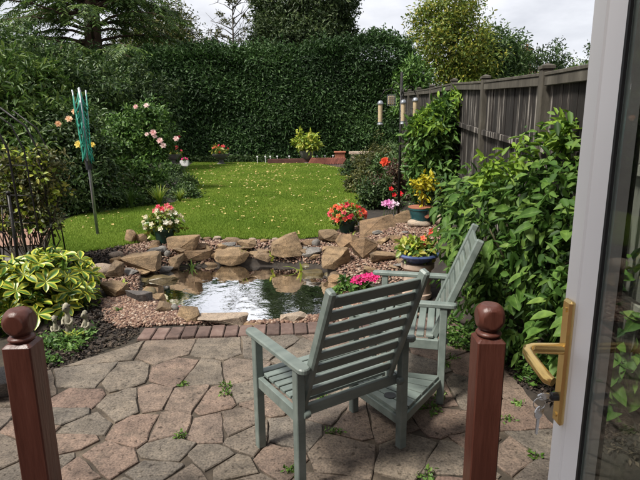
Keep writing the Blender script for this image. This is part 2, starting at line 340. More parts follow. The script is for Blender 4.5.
# water
m, t, p = newmat('water'); t.nodes.remove(p); out = t.nodes['Material Output']
tr_ = N(t, 'ShaderNodeBsdfTransparent'); tr_.inputs['Color'].default_value = (.80, .76, .58, 1)
gl = N(t, 'ShaderNodeBsdfGlossy'); gl.inputs['Roughness'].default_value = .015; gl.inputs['Color'].default_value = (1, 1, 1, 1)
fr = N(t, 'ShaderNodeFresnel'); fr.inputs['IOR'].default_value = 1.33
nz = N(t, 'ShaderNodeTexNoise'); nz.inputs['Scale'].default_value = 7; nz.inputs['Detail'].default_value = 3; g = N(t, 'ShaderNodeNewGeometry'); t.links.new(g.outputs['Position'], nz.inputs['Vector'])
bp = N(t, 'ShaderNodeBump'); bp.inputs['Strength'].default_value = .13; bp.inputs['Distance'].default_value = .02; t.links.new(nz.outputs['Fac'], bp.inputs['Height'])
t.links.new(bp.outputs[0], gl.inputs['Normal']); t.links.new(bp.outputs[0], fr.inputs['Normal'])
ma = N(t, 'ShaderNodeMath', operation='MULTIPLY_ADD'); ma.inputs[1].default_value = 2.0; ma.inputs[2].default_value = 0.03; ma.use_clamp = True; t.links.new(fr.outputs[0], ma.inputs[0])
ms = N(t, 'ShaderNodeMixShader'); t.links.new(ma.outputs[0], ms.inputs[0]); t.links.new(tr_.outputs[0], ms.inputs[1]); t.links.new(gl.outputs[0], ms.inputs[2]); t.links.new(ms.outputs[0], out.inputs['Surface']); MT['water'] = m
# window glass
m, t, p = newmat('glass'); t.nodes.remove(p); out = t.nodes['Material Output']
tr_ = N(t, 'ShaderNodeBsdfTransparent'); tr_.inputs['Color'].default_value = (.88, .91, .89, 1)
gl = N(t, 'ShaderNodeBsdfGlossy'); gl.inputs['Roughness'].default_value = .01
gg = N(t, 'ShaderNodeNewGeometry'); dt = N(t, 'ShaderNodeVectorMath', operation='DOT_PRODUCT'); t.links.new(gg.outputs['Incoming'], dt.inputs[0]); t.links.new(gg.outputs['Normal'], dt.inputs[1])
ab = N(t, 'ShaderNodeMath', operation='ABSOLUTE'); t.links.new(dt.outputs['Value'], ab.inputs[0]); om = N(t, 'ShaderNodeMath', operation='SUBTRACT'); om.inputs[0].default_value = 1; t.links.new(ab.outputs[0], om.inputs[1])
pw = N(t, 'ShaderNodeMath', operation='POWER'); t.links.new(om.outputs[0], pw.inputs[0]); pw.inputs[1].default_value = 5
fr = N(t, 'ShaderNodeMath', operation='MULTIPLY_ADD'); t.links.new(pw.outputs[0], fr.inputs[0]); fr.inputs[1].default_value = .96; fr.inputs[2].default_value = .04
ms = N(t, 'ShaderNodeMixShader'); t.links.new(fr.outputs[0], ms.inputs[0]); t.links.new(tr_.outputs[0], ms.inputs[1]); t.links.new(gl.outputs[0], ms.inputs[2]); t.links.new(ms.outputs[0], out.inputs['Surface']); MT['glass'] = m

G = lambda *c: c
leafmat('lf_hedge', [(.013, .032, .009), (.024, .057, .013), (.038, .086, .02), (.068, .128, .032)], rough=.52, tr=.15, spec=.25)
leafmat('lf_shrub', [(.024, .06, .012), (.05, .115, .02), (.085, .17, .03), (.14, .235, .05)], rough=.48, spec=.3)
leafmat('lf_big', [(.05, .115, .02), (.07, .145, .026), (.095, .18, .034), (.15, .235, .05)], src='object', rough=.55, tr=.32, spec=.22, rib=True)
leafmat('lf_shoot', [(.11, .2, .02), (.17, .28, .03), (.24, .36, .05)], rough=.5, tr=.35, spec=.25)
leafmat('lf_big_mass', [(.02, .05, .01), (.045, .105, .018), (.075, .15, .026), (.13, .21, .04)], rough=.55, tr=.3, spec=.25)
leafmat('lf_bay', [(.016, .032, .010), (.032, .058, .016), (.055, .088, .026), (.10, .135, .045)], rough=.5, tr=.15, spec=.3)
leafmat('lf_mulch', [(.008, .006, .005), (.02, .014, .011), (.04, .028, .02), (.09, .065, .045)], rough=.8, tr=0)
leafmat('lf_weed', [(.06, .13, .02), (.1, .2, .03), (.16, .26, .05)], rough=.5)
leafmat('lf_dark', [(.013, .03, .010), (.026, .054, .014), (.044, .084, .021), (.085, .125, .04)], rough=.5, tr=.2, spec=.3)
leafmat('lf_mid', [(.02, .045, .012), (.042, .088, .02), (.072, .13, .032), (.14, .20, .06)], rough=.45)
leafmat('lf_olive', [(.03, .04, .012), (.055, .07, .018), (.09, .10, .028), (.17, .15, .04)], rough=.5)
leafmat('lf_fern', [(.03, .065, .014), (.055, .11, .02), (.09, .16, .03), (.16, .22, .05)], rough=.5, tr=.3)
leafmat('lf_yellowgreen', [(.07, .12, .018), (.12, .18, .025), (.2, .24, .035), (.34, .30, .04)], rough=.5, tr=.35)
leafmat('lf_lime', [(.14, .22, .02), (.24, .33, .03), (.36, .42, .05), (.50, .46, .10)], rough=.45, tr=.3)
leafmat('lf_yellow', [(.35, .28, .01), (.5, .42, .02), (.42, .42, .03)], rough=.5, tr=.3)
leafmat('lf_bronze', [(.04, .014, .014), (.09, .035, .025), (.05, .06, .02), (.12, .07, .03)], rough=.5)
leafmat('lf_var_mass', [(.02, .06, .012), (.05, .12, .015), (.16, .24, .02), (.42, .42, .03)], rough=.4, tr=.2)
leafmat('lf_var', [(.045, .13, .015), (.06, .16, .018), (.09, .2, .02)], src='object', rough=.35, tr=.2, blotch=(.50, .50, .06))
leafmat('lf_fallen', [(.42, .34, .09), (.5, .42, .16), (.34, .22, .06), (.6, .52, .26)], rough=.8, tr=.1)
leafmat('lf_grass', [(.105, .185, .02), (.15, .24, .028), (.20, .29, .038), (.27, .34, .06)], rough=.7, tr=.35, spec=.2)
leafmat('lf_blade', [(.1, .17, .02), (.18, .26, .03), (.3, .34, .05)], rough=.5, tr=.3)
leafmat('lf_begonia', [(.05, .11, .02), (.1, .19, .03), (.2, .24, .04), (.34, .28, .05)], rough=.4)
def petal(name, cols): return leafmat(name, cols, src='object', rough=.55, tr=.3)
petal('pt_white', [(.75, .7, .5), (.8, .78, .66), (.72, .62, .4)]); petal('pt_pink', [(.75, .06, .14), (.7, .03, .08), (.8, .2, .22)])
petal('pt_coral', [(.8, .08, .06), (.75, .16, .05), (.8, .05, .13), (.85, .3, .08)]); petal('pt_red', [(.7, .012, .015), (.6, .01, .02)])
petal('pt_magenta', [(.75, .03, .22), (.8, .06, .28)]); petal('pt_pale', [(.84, .62, .58), (.86, .70, .65), (.82, .52, .50)])
petal('pt_peach', [(.85, .55, .32), (.85, .62, .42)]); petal('pt_yellow', [(.8, .62, .12), (.78, .66, .2)]); petal('pt_lilac', [(.7, .2, .5), (.8, .5, .7), (.85, .75, .8)])

# ------------------------------------------------------------------ foliage tools
def norm(a): return a / np.maximum(np.linalg.norm(a, axis=-1, keepdims=True), 1e-9)
OVAL = (np.array([(0, 0, 0), (.28, -.42, .10), (.66, -.36, .06), (1, 0, -.10), (.66, .36, .06), (.28, .42, .10)]), [(0, 3, 2, 1), (0, 5, 4, 3)])
DIAM = (np.array([(0, 0, 0), (.45, -.5, .10), (1, 0, -.06), (.45, .5, .10)]), [(0, 2, 1), (0, 3, 2)])
BLADE = (np.array([(0, -.5, 0), (1, 0, 0), (0, .5, 0)]), [(0, 2, 1)])
def leaf_mesh(name, P, D, Nn, L, W, shape=OVAL, rv=None, r=rng):
    n = len(P); L = np.broadcast_to(np.asarray(L, float), (n,)); W = np.broadcast_to(np.asarray(W, float), (n,))
    D = norm(D); Sx = norm(np.cross(Nn, D)); U = np.cross(D, Sx); tv, tf = shape; k = len(tv)
    V = (P[:, None] + D[:, None] * (tv[None, :, 0, None] * L[:, None, None]) + Sx[:, None] * (tv[None, :, 1, None] * W[:, None, None]) + U[:, None] * (tv[None, :, 2, None] * L[:, None, None]))
    fl = np.concatenate([np.array(f) for f in tf]); fs = np.array([len(f) for f in tf])
    loops = (fl[None] + (np.arange(n) * k)[:, None]).ravel().astype(np.int32)
    tot = np.tile(fs, n).astype(np.int32); st = np.concatenate([[0], np.cumsum(tot)[:-1]]).astype(np.int32)
    me = bpy.data.meshes.new(name); me.vertices.add(n * k); me.vertices.foreach_set('co', V.astype(np.float32).ravel())
    me.loops.add(len(loops)); me.loops.foreach_set('vertex_index', loops); me.polygons.add(len(tot)); me.polygons.foreach_set('loop_start', st)
    me.update(calc_edges=True)
    a = me.attributes.new('rnd', 'FLOAT', 'POINT')
    rv = r.random(n) if rv is None else rv
    a.data.foreach_set('value', np.repeat(rv, k).astype(np.float32)); return me
def blob_points(r, blobs, n, clump=.25, per=40, shell=.55, rough=.22):
    """leaf positions in clumps through the outer part of a set of ellipsoids"""
    w = np.array([b[1][0] * b[1][1] + b[1][1] * b[1][2] + b[1][0] * b[1][2] for b in blobs]); w = w / w.sum()
    P = []; O = []
    for (c, rad), ww in zip(blobs, w):
        m = max(4, int(n * ww / per)); d = norm(r.normal(size=(m, 3)))
        f = shell + (1 - shell) * r.random(m) ** .6; f = f * (1 + rough * r.normal(size=m) * .5)
        cc = np.array(c) + d * np.array(rad) * f[:, None]
        q = norm(r.normal(size=(m, per, 3))) * (r.random((m, per, 1)) ** .5) * clump * (.6 + .8 * r.random((m, 1, 1)))
        p = cc[:, None] + q
        out = norm(q + .8 * clump * d[:, None] * 1.0)
        P.append(p.reshape(-1, 3)); O.append(out.reshape(-1, 3))
    return np.concatenate(P), np.concatenate(O)
def foliage(name, blobs, n, L, W, material, parent, seed=1, clump=.25, per=40, shell=.55, shape=OVAL, up=.7, droop=.2, kind='stuff', keep=None, rough=.22, tone=.25):
    r = np.random.default_rng(seed); P, O = blob_points(r, blobs, n, clump, per, shell, rough)
    if keep is not None:
        k = keep(P); P = P[k]; O = O[k]
    Nn = norm(O + np.array([0, 0, up]) + .5 * r.normal(size=P.shape)); D = norm(O * .6 + .7 * r.normal(size=P.shape) - np.array([0, 0, droop]))
    ll = L * (.65 + .7 * r.random(len(P))); ww = W * (.7 + .6 * r.random(len(P)))
    me = leaf_mesh(name, P, D, Nn, ll, ww, shape, r=r)
    o = link(name, me, MT[material], parent)
    if kind: o['kind'] = kind
    return o
def stems_to(parent, base, tops, r0=.02, r1=.004, material='stem', name='stem', join=True, seed=0, bend=.1):
    rr = random.Random(seed); mb = MB()
    for t_ in tops:
        b = Vector(base) + Vector((rr.uniform(-.04, .04), rr.uniform(-.04, .04), 0)); t_ = Vector(t_)
        mid = (b + t_) / 2 + Vector((rr.uniform(-bend, bend), rr.uniform(-bend, bend), rr.uniform(0, bend)))
        pts = [b, b.lerp(mid, .5) + Vector((0, 0, bend * .3)), mid, mid.lerp(t_, .55), t_]
        mb.tube(pts, [r0, r0 * .85, r0 * .6, r0 * .4, r1], 6)
    return mb.build(name, MT[material], parent, smooth=True)
def shrub(name, label, cat, base, blobs, n, L, W, material, group=None, seed=1, nst=7, **kw):
    e = empty(name, base, label, cat, group)
    b0 = Vector(base); loc = [((c[0] - b0.x, c[1] - b0.y, c[2] - b0.z), rad) for c, rad in blobs]
    foliage('foliage', loc, n, L, W, material, e, seed, **kw)
    rr = random.Random(seed); tops = []
    for i in range(nst):
        c, rad = loc[i % len(loc)]; tops.append((c[0] + rad[0] * rr.uniform(-.6, .6), c[1] + rad[1] * rr.uniform(-.6, .6), c[2] + rad[2] * rr.uniform(0, .6)))
    stems_to(e, (0, 0, -.03), tops, seed=seed)
    return e
def copies(me, name, material, parent, Ps, scale, r, tilt=.6, face=None):
    """alike pieces sharing one mesh, each an object of its own"""
    for p in Ps:
        o = link(name, me, material, parent); o.location = p
        if face is not None:
            d = Vector(face) + Vector((r.uniform(-tilt, tilt), r.uniform(-tilt, tilt), r.uniform(-tilt, tilt))); o.rotation_euler = d.to_track_quat('Z', 'Y').to_euler()
        else: o.rotation_euler = (r.uniform(-tilt, tilt), r.uniform(-tilt, tilt), r.uniform(0, 6.28))
        s = scale * r.uniform(.75, 1.25); o.scale = (s, s, s)
def blossom_mesh(name, rings=((5, .5, .15, .0), (5, .3, .3, .06)), mat_name=None):
    mb = MB(); 
    for q, (n, ln, lift, h) in enumerate(rings):
        for k in range(n):
            a = 2 * math.pi * (k + .5 * q) / n; w = ln * 1.9 / n * 1.9; c, s_ = math.cos(a), math.sin(a)
            pt = lambda r_, t_, z_: (r_ * c - t_ * s_, r_ * s_ + t_ * c, z_ + h)
            mb.add([pt(.02, 0, 0), pt(ln * .6, -w / 2, lift * .7), pt(ln, -w * .28, lift), pt(ln, w * .28, lift), pt(ln * .6, w / 2, lift * .7)], [(0, 1, 2, 3, 4)])
    me = mb.mesh(name); me.materials.append(MT[mat_name]); return me
BL = {k: blossom_mesh('blossom', mat_name=k) for k in ('pt_white', 'pt_pink', 'pt_coral', 'pt_red', 'pt_magenta', 'pt_lilac')}
ROSE = {k: blossom_mesh('rose_bloom', ((6, .5, .12, 0), (6, .42, .28, .03), (5, .3, .36, .06), (4, .17, .38, .1)), k) for k in ('pt_pale', 'pt_peach', 'pt_yellow', 'pt_red', 'pt_coral')}

# ================================================================== THE SETTING
# ground
def axis(lo, hi, step, outer): return np.array(sorted([-v for v in outer] + list(np.arange(lo, hi + 1e-6, step)) + list(outer)))
gx = np.concatenate([[-600, -200, -80, -40, -20, -15, -12, -10, -9, -8], np.arange(-7, 5.01, .09), [6, 7, 8, 9, 10, 20, 40, 80, 200, 600]])
gy_ = np.concatenate([[-100, -30, -8, -2, 0], np.arange(1, 10.01, .09), np.arange(10.3, 27, .3), [28, 30, 45, 80, 160, 400, 900]])
X, Y = np.meshgrid(gx, gy_); Z = terrain(X.ravel(), Y.ravel())
far = (Y.ravel() > 27); Z = np.where(far, terrain(X.ravel() * 0, Y.ravel() * 0 + 26), Z)
nx, ny = len(gx), len(gy_)
fs = [(j * nx + i, j * nx + i + 1, (j + 1) * nx + i + 1, (j + 1) * nx + i) for j in range(ny - 1) for i in range(nx - 1)]
me = bpy.data.meshes.new('ground'); me.from_pydata(np.stack([X.ravel(), Y.ravel(), Z], 1).tolist(), [], fs)
me.polygons.foreach_set('use_smooth', [True] * len(me.polygons))
gm, t, p = newmat('ground'); src = {}
tcn = N(t, 'ShaderNodeNewGeometry'); n1 = N(t, 'ShaderNodeTexNoise'); n1.inputs['Scale'].default_value = 12; n1.inputs['Detail'].default_value = 7; t.links.new(tcn.outputs['Position'], n1.inputs['Vector'])
soilr = ramp(t, [(.3, (.012, .009, .007)), (.55, (.026, .02, .015)), (.8, (.05, .038, .028))]); t.links.new(n1.outputs['Fac'], soilr.inputs[0])
grassr = ramp(t, [(.3, (.03, .06, .012)), (.7, (.07, .12, .025))]); t.links.new(n1.outputs['Fac'], grassr.inputs[0])
bedr = ramp(t, [(.3, (.03, .028, .012)), (.6, (.085, .065, .03)), (.8, (.15, .11, .055))]); t.links.new(n1.outputs['Fac'], bedr.inputs[0])
sx = N(t, 'ShaderNodeSeparateXYZ'); t.links.new(tcn.outputs['Position'], sx.inputs[0])
gt = N(t, 'ShaderNodeMath', operation='GREATER_THAN'); gt.inputs[1].default_value = 24.6; t.links.new(sx.outputs['Y'], gt.inputs[0])
lt = N(t, 'ShaderNodeMapRange'); lt.inputs['From Min'].default_value = -.05; lt.inputs['From Max'].default_value = -.1; t.links.new(sx.outputs['Z'], lt.inputs['Value'])
m1 = N(t, 'ShaderNodeMix', data_type='RGBA'); t.links.new(gt.outputs[0], m1.inputs['Factor']); t.links.new(soilr.outputs[0], m1.inputs[6]); t.links.new(grassr.outputs[0], m1.inputs[7])
m2 = N(t, 'ShaderNodeMix', data_type='RGBA'); t.links.new(lt.outputs[0], m2.inputs['Factor']); t.links.new(m1.outputs[2], m2.inputs[6]); t.links.new(bedr.outputs[0], m2.inputs[7])
t.links.new(m2.outputs[2], p.inputs['Base Color']); p.inputs['Roughness'].default_value = .95
bp = N(t, 'ShaderNodeBump'); bp.inputs['Strength'].default_value = .7; bp.inputs['Distance'].default_value = .03; t.links.new(n1.outputs['Fac'], bp.inputs['Height']); t.links.new(bp.outputs[0], p.inputs['Normal'])
tag(link('ground', me, gm), kind='structure')

# water
mb = MB(); pc = pond.mean(0); ring = [tuple(pc + (q - pc) * 1.22) + (WATER,) for q in pond]
mb.add([(pc[0], pc[1], WATER)] + ring, [(0, i + 1, (i + 1) % len(ring) + 1) for i in range(len(ring))])
w_o = mb.build('water', MT['water']); tag(w_o, kind='structure')

# lawn
lawn_px = [(52, 246), (75, 254), (105, 249), (150, 241), (200, 239), (250, 239), (300, 239), (325, 236), (345, 224), (360, 210), (367, 196), (361, 182), (345, 170), (320, 165), (290, 163.5), (195, 163), (183, 172), (190, 186), (197, 196), (172, 205), (120, 211), (80, 217), (55, 226)]
lawn_poly = np.array([atg(u, v)[:2] for u, v in lawn_px])
st = .06; lo = lawn_poly.min(0) - .1; hi = lawn_poly.max(0) + .1
ax_, ay_ = np.arange(lo[0], hi[0], st), np.arange(lo[1], hi[1], st)
LX, LY = np.meshgrid(ax_, ay_); ins = sdist(lawn_poly, (LX + st / 2).ravel(), (LY + st / 2).ravel()).reshape(LX.shape) > 0
LZ = terrain(LX.ravel(), LY.ravel()).reshape(LX.shape) + .012
vi = -np.ones(LX.shape, int); vs = []; fs = []
def vid(j, i):
    if vi[j, i] < 0: vi[j, i] = len(vs); vs.append((LX[j, i], LY[j, i], LZ[j, i]))
    return vi[j, i]
for j in range(LX.shape[0] - 1):
    for i in np.nonzero(ins[j, :-1])[0]: fs.append((vid(j, i), vid(j, i + 1), vid(j + 1, i + 1), vid(j + 1, i)))
mb = MB(); mb.v = vs; mb.f = fs; tag(mb.build('lawn', MT['turf'], smooth=True), kind='structure')
r = np.random.default_rng(5); nb = 700000
u = r.random(nb); gyv = lo[1] + (hi[1] - lo[1]) * u ** 1.9; gxv = lo[0] + (hi[0] - lo[0]) * r.random(nb)
k = sdist(lawn_poly, gxv, gyv) > -.02 - .03 * r.random(nb); gxv, gyv = gxv[k], gyv[k]
P = np.stack([gxv, gyv, terrain(gxv, gyv) + .008], 1); D = np.array([0, 0, 1.0]) + .55 * r.normal(size=P.shape) * [1, 1, .2]
patch = .5 + .25 * np.sin(gxv * 2.1 + 1.3 * np.sin(gyv * 1.7)) * np.sin(gyv * 1.9 + gxv) + .18 * r.normal(size=len(P))
me = leaf_mesh('grass', P, D, r.normal(size=P.shape) + [0, -.6, .5], .022 + .024 * r.random(len(P)) + .0015 * P[:, 1], .006 + .0009 * P[:, 1], BLADE, np.clip(patch, 0, 1))
tag(link('grass', me, MT['lf_grass']), 'short mown green grass covering the curved lawn', 'grass', kind='stuff')
# fallen leaves
nb = 2300; gxv = lo[0] + (hi[0] - lo[0]) * r.random(nb); gyv = lo[1] + (hi[1] - lo[1]) * r.random(nb); k = (sdist(lawn_poly, gxv, gyv) > .05) & (r.random(nb) < (.3 + .7 * sm(6.5, 9, gyv)) * (.35 + .65 * (np.sin(gxv * 1.3 + 2 * np.sin(gyv * .6)) * np.sin(gyv * .8 + gxv * .5) > -.15))); gxv, gyv = gxv[k], gyv[k]
P = np.stack([gxv, gyv, terrain(gxv, gyv) + .05], 1)
me = leaf_mesh('fallen_leaves', P, r.normal(size=P.shape) * [1, 1, .15], np.array([0, -.15, 1]) + .3 * r.normal(size=P.shape), (.024 + .04 * r.random(len(P)) ** 1.5) * (.62 + .07 * P[:, 1]), (.018 + .022 * r.random(len(P))) * (.62 + .07 * P[:, 1]), DIAM)
tag(link('fallen_leaves', me, MT['lf_fallen']), 'pale yellow fallen leaves scattered over the green lawn', 'leaves', kind='stuff')

# path behind the iron arch
mb = MB(); pp = [atg(u, v) for u, v in [(-60, 252), (40, 246), (52, 228), (30, 212), (-60, 212)]]
vs = [(q[0], q[1], T(q[0], q[1]) + .02) for q in pp]; mb.add(vs, [tuple(range(5))]); tag(mb.build('path', MT['path']), kind='structure')

# patio: mortar bed, crazy paving, brick edge
BR0 = np.array([-1.52, 3.84]); BR1 = np.array([1.25, 4.03]); bd = (BR1 - BR0) / np.linalg.norm(BR1 - BR0); bn = np.array([-bd[1], bd[0]])
left_a = np.array([-1.40, 3.86]); left_b = np.array([-2.05, 3.22])
patio_clip = [((-3.2, -.3), (1.42, -.3)), ((1.42, -.3), (1.28, 4.2)), (tuple(BR1 - bn * .012), tuple(BR0 - bn * .012)), (tuple(left_a), tuple(left_b)), ((-3.2, 3.0), (-3.2, -.3))]
def clip(poly, a, b):                        # keep left of a->b
    out = []; n = len(poly); ax, ay = a; ex, ey = b[0] - a[0], b[1] - a[1]
    for i in range(n):
        p, q = poly[i], poly[(i + 1) % n]; dp = ex * (p[1] - ay) - ey * (p[0] - ax); dq = ex * (q[1] - ay) - ey * (q[0] - ax)
        if dp >= 0: out.append(p)
        if dp * dq < 0:
            t = dp / (dp - dq); out.append((p[0] + t * (q[0] - p[0]), p[1] + t * (q[1] - p[1])))
    return out
bed = [(-6, -1), (6, -1), (6, 6), (-6, 6)]
for a, b in patio_clip: bed = clip(bed, a, b)
patio = MB().add([(x, y, -.012) for x, y in bed] + [(x, y, -.2) for x, y in bed], [tuple(range(len(bed)))] + [(i, (i + 1) % len(bed), len(bed) + (i + 1) % len(bed), len(bed) + i)[::-1] for i in range(len(bed))]).build('patio', MT['mortar'])
tag(patio, kind='structure')
seeds_px = [(116, 350), (163, 350), (220, 346), (85, 377), (126, 375), (171, 373), (207, 373), (240, 371), (77, 399), (122, 405), (154, 397), (185, 399), (217, 399), (246, 393), (87, 426), (134, 430), (171, 426), (207, 428), (240, 420), (63, 442), (112, 460), (163, 450), (211, 458), (248, 440), (158, 470), (73, 472), (187, 478), (57, 416), (234, 466), (276, 459), (288, 432), (344, 459), (358, 420), (326, 408), (407, 454), (384, 424), (435, 391), (450, 424), (454, 459), (417, 366), (510, 420), (513, 452), (506, 382), (285, 376), (320, 386), (268, 402), (350, 362), (302, 354), (385, 345), (432, 348), (470, 396), (535, 440), (545, 476), (475, 440), (264, 348), (345, 342), (480, 365), (25, 395), (30, 430), (40, 470), (5, 450), (-20, 420)]
seeds = [tuple(atz(u, v)[:2]) for u, v in seeds_px]
rr = random.Random(3)
for j in range(9):
    for i in range(14): seeds.append((-3 + i * .33 + rr.uniform(-.12, .12), 2.0 - j * .27 + rr.uniform(-.1, .1)))
for i, (x, y) in enumerate(seeds):
    poly = [(-6, -1), (6, -1), (6, 6), (-6, 6)]
    for a, b in patio_clip:
        poly = clip(poly, a, b)
        if not poly: break
    for j, (x2, y2) in enumerate(seeds):
        if not poly: break
        if i == j or abs(x - x2) + abs(y - y2) > 2.5: continue
        mx_, my_ = (x + x2) / 2, (y + y2) / 2; dx, dy = x2 - x, y2 - y
        # tilt the dividing line a little so the stones are not perfect cells
        hh = math.sin(12.9 * min(i, j) + 78.2 * max(i, j)) * .34; c, s_ = math.cos(hh), math.sin(hh); dx, dy = dx * c - dy * s_, dx * s_ + dy * c
        poly = clip(poly, (mx_, my_), (mx_ - dy, my_ + dx))
    if len(poly) < 3: continue
    ar = .5 * abs(sum(poly[k][0] * poly[(k + 1) % len(poly)][1] - poly[(k + 1) % len(poly)][0] * poly[k][1] for k in range(len(poly))))
    if ar < .004: continue
    cx = sum(q[0] for q in poly) / len(poly); cy = sum(q[1] for q in poly) / len(poly)
    out = []
    for k in range(len(poly)):
        p_, q_ = Vector(poly[k]), Vector(poly[(k + 1) % len(poly)])
        m_ = max(1, int((q_ - p_).length / .07))
        for s_ in range(m_):
            w_ = p_.lerp(q_, (s_ + (.05 if s_ == 0 else 0)) / m_); out.append(w_ + Vector((rr.uniform(-.008, .008), rr.uniform(-.008, .008))))
    n_ = len(out); cc = Vector((cx, cy)); ins_ = []
    def inset(w_, d_):
        v_ = cc - w_; return w_ + v_ * min(.5, d_ / max(v_.length, .02))
    zt = rr.uniform(-.003, .004); tx, ty = rr.uniform(-.012, .012), rr.uniform(-.012, .012)
    o0 = [inset(w_, .005) for w_ in out]; o1 = [inset(w_, .0085 + rr.uniform(0, .004)) for w_ in out]; o2 = [inset(w_, .05) for w_ in out]
    vs = [(w_.x - cx, w_.y - cy, -.045) for w_ in o0] + [(w_.x - cx, w_.y - cy, -.005 + zt) for w_ in o0] + [(w_.x - cx, w_.y - cy, zt + (w_.x - cx) * tx + (w_.y - cy) * ty) for w_ in o1] + [(w_.x - cx, w_.y - cy, zt + .0015 + (w_.x - cx) * tx + (w_.y - cy) * ty) for w_ in o2] + [(0, 0, zt + .002)]
    fs = []
    for lv in range(3): fs += [(lv * n_ + k, lv * n_ + (k + 1) % n_, (lv + 1) * n_ + (k + 1) % n_, (lv + 1) * n_ + k) for k in range(n_)]
    fs += [(3 * n_ + k, 3 * n_ + (k + 1) % n_, 4 * n_) for k in range(n_)]
    o = MB().add(vs, fs).build('paving_stone', MT['paving'], patio); o.location = (cx, cy, 0)
bme = MB().box((0, 0, 0), (.108, .225, .06), b=.007).mesh('paving_brick'); bme.materials.append(MT['brick_paver'])
nbk = int(np.linalg.norm(BR1 - BR0) / .118)
edge = MB().box((0, 0, 0), (np.linalg.norm(BR1 - BR0), .24, .1)).build('brick_edge', MT['mortar']); tag(edge, kind='structure')
mid = (BR0 + BR1) / 2 + bn * .125; edge.location = (mid[0], mid[1], -.068); edge.rotation_euler = (0, 0, math.atan2(bd[1], bd[0]))
for i in range(nbk):
    o = link('paving_brick', bme, None, edge); o.location = (-np.linalg.norm(BR1 - BR0) / 2 + .06 + i * .118, rr.uniform(-.006, .006), .045 + rr.uniform(-.004, .004)); o.rotation_euler = (rr.uniform(-.02, .02), rr.uniform(-.02, .02), rr.uniform(-.03, .03))

# ================================================================== ROCKS, GRAVEL
def rock_mesh(seed, w, d, h, material, sub=3, planes=8, flat=False, rounded=False):
    r = np.random.default_rng(seed); bm = bmesh.new()
    if rounded or sub == 2 and r.random() < .4:
        bmesh.ops.create_icosphere(bm, subdivisions=3, radius=1); ph = r.random(4) * 6.28
        for v in bm.verts: v.co *= 1 + .10 * math.sin(2.3 * v.co.x + ph[0]) * math.sin(2.1 * v.co.y + ph[1]) + .06 * math.sin(4 * v.co.z + 3 * v.co.x + ph[2])
        ang = R(60)
    else:                                    # broken block: hull of a few points on a boxy solid, edges knocked off
        n = 15 if not flat else 13; q = r.normal(size=(n, 3)); q = q / (np.abs(q) ** 5).sum(1, keepdims=True) ** .2; q *= (.8 + .25 * r.random((n, 1)))
        if flat: q[:, 2] = np.sign(q[:, 2]) * (.82 + .18 * r.random(n))
        vv = [bm.verts.new(p_) for p_ in q]; res = bmesh.ops.convex_hull(bm, input=vv); bmesh.ops.delete(bm, geom=[e_ for e_ in res['geom_interior'] if isinstance(e_, bmesh.types.BMVert)], context='VERTS')
        loose = [v for v in bm.verts if not v.link_faces]; bmesh.ops.delete(bm, geom=loose, context='VERTS')
        bmesh.ops.dissolve_limit(bm, angle_limit=R(14), verts=bm.verts[:], edges=bm.edges[:])
        bmesh.ops.bevel(bm, geom=bm.edges[:], offset=.07, segments=2, profile=.6, affect='EDGES', clamp_overlap=True)
        bmesh.ops.triangulate(bm, faces=bm.faces[:]); bmesh.ops.subdivide_edges(bm, edges=[e_ for e_ in bm.edges if e_.calc_length() > .35], cuts=1, use_grid_fill=True); bmesh.ops.triangulate(bm, faces=bm.faces[:])
        for v in bm.verts: v.co += Vector(r.normal(size=3) * .016)
        ang = R(30)
    vs = np.array([v.co[:] for v in bm.verts]); ext = vs.max(0) - vs.min(0); vs = (vs - (vs.max(0) + vs.min(0)) / 2) / ext * [w, d, h]
    for v, c in zip(bm.verts, vs): v.co = c
    bmesh.ops.recalc_face_normals(bm, faces=bm.faces[:]); me = bpy.data.meshes.new('rock'); bm.to_mesh(me); bm.free()
    me.polygons.foreach_set('use_smooth', [True] * len(me.polygons)); me.set_sharp_from_angle(angle=ang); me.materials.append(MT[material]); return me
RK = 'sandstone rocks round the pond'
GEN = 'brown sandstone rock set in the gravel bank round the pond'
ROCKS = []                                  # (x,y,radius) so gravel and plants can keep clear
def rock(u, vb, wp, hp, material='sandstone', label=GEN, group=RK, dr=.8, rz=0.0, tilt=(0, 0), sink=.25, seed=0, on=None, flat=False, name='rock'):
    p = atg(u, vb) if on is None else atz(u, vb, on)
    dist = math.hypot(p[1], p[0] * .3); w = wp * p[1] / F_PX; d = w * dr; h = max(hp * p[1] / F_PX * 1.02 - d * .2, .3 * hp * p[1] / F_PX)
    h_full = h * (1 + sink); me = rock_mesh(seed or int(u * 31 + vb * 7), w, d, h_full, material, flat=flat, rounded=material == 'pale_stone' and not flat or wp < 11)
    o = link(name, me); zz = T(p[0], p[1] + d * .3) if on is None else on
    o.location = (p[0], p[1] + d * .35, zz + h_full / 2 - h * sink); o.rotation_euler = (tilt[0], tilt[1], rz)
    ROCKS.append((p[0], p[1] + d * .35, w * .42)); return tag(o, label, 'rock', group)
rock(97, 279, 34, 18, 'pale_stone', 'large pale pink rounded boulder beside the variegated shrub', None, seed=11)
rock(113, 279, 19, 20, 'sandstone', 'brown upright boulder between the pale pink boulder and the tan slab', None, seed=12)
rock(112, 298, 34, 20, 'sandstone', 'tan rock wedged beside the dark slate block', None, seed=13)
rock(137, 303, 36, 15, 'slate', 'dark grey slate block lying at the pond corner', None, dr=.6, rz=-.35, seed=14, flat=True)
rock(139, 271, 43, 20, 'sandstone', 'big flat-topped tan slab above the water below the begonia pot', None, dr=.6, tilt=(0, -.12), seed=15, flat=True)
rock(129, 244, 16, 16, seed=16, label='split brown rock on the lawn edge beside the dark green pot', group=None); rock(141, 243, 13, 11, seed=17, label='small brown rock leaning on the split brown rock at the lawn edge', group=None)
rock(115, 259, 15, 9, 'pale_stone', 'small pinkish rock above the brown upright boulder', None, seed=18)
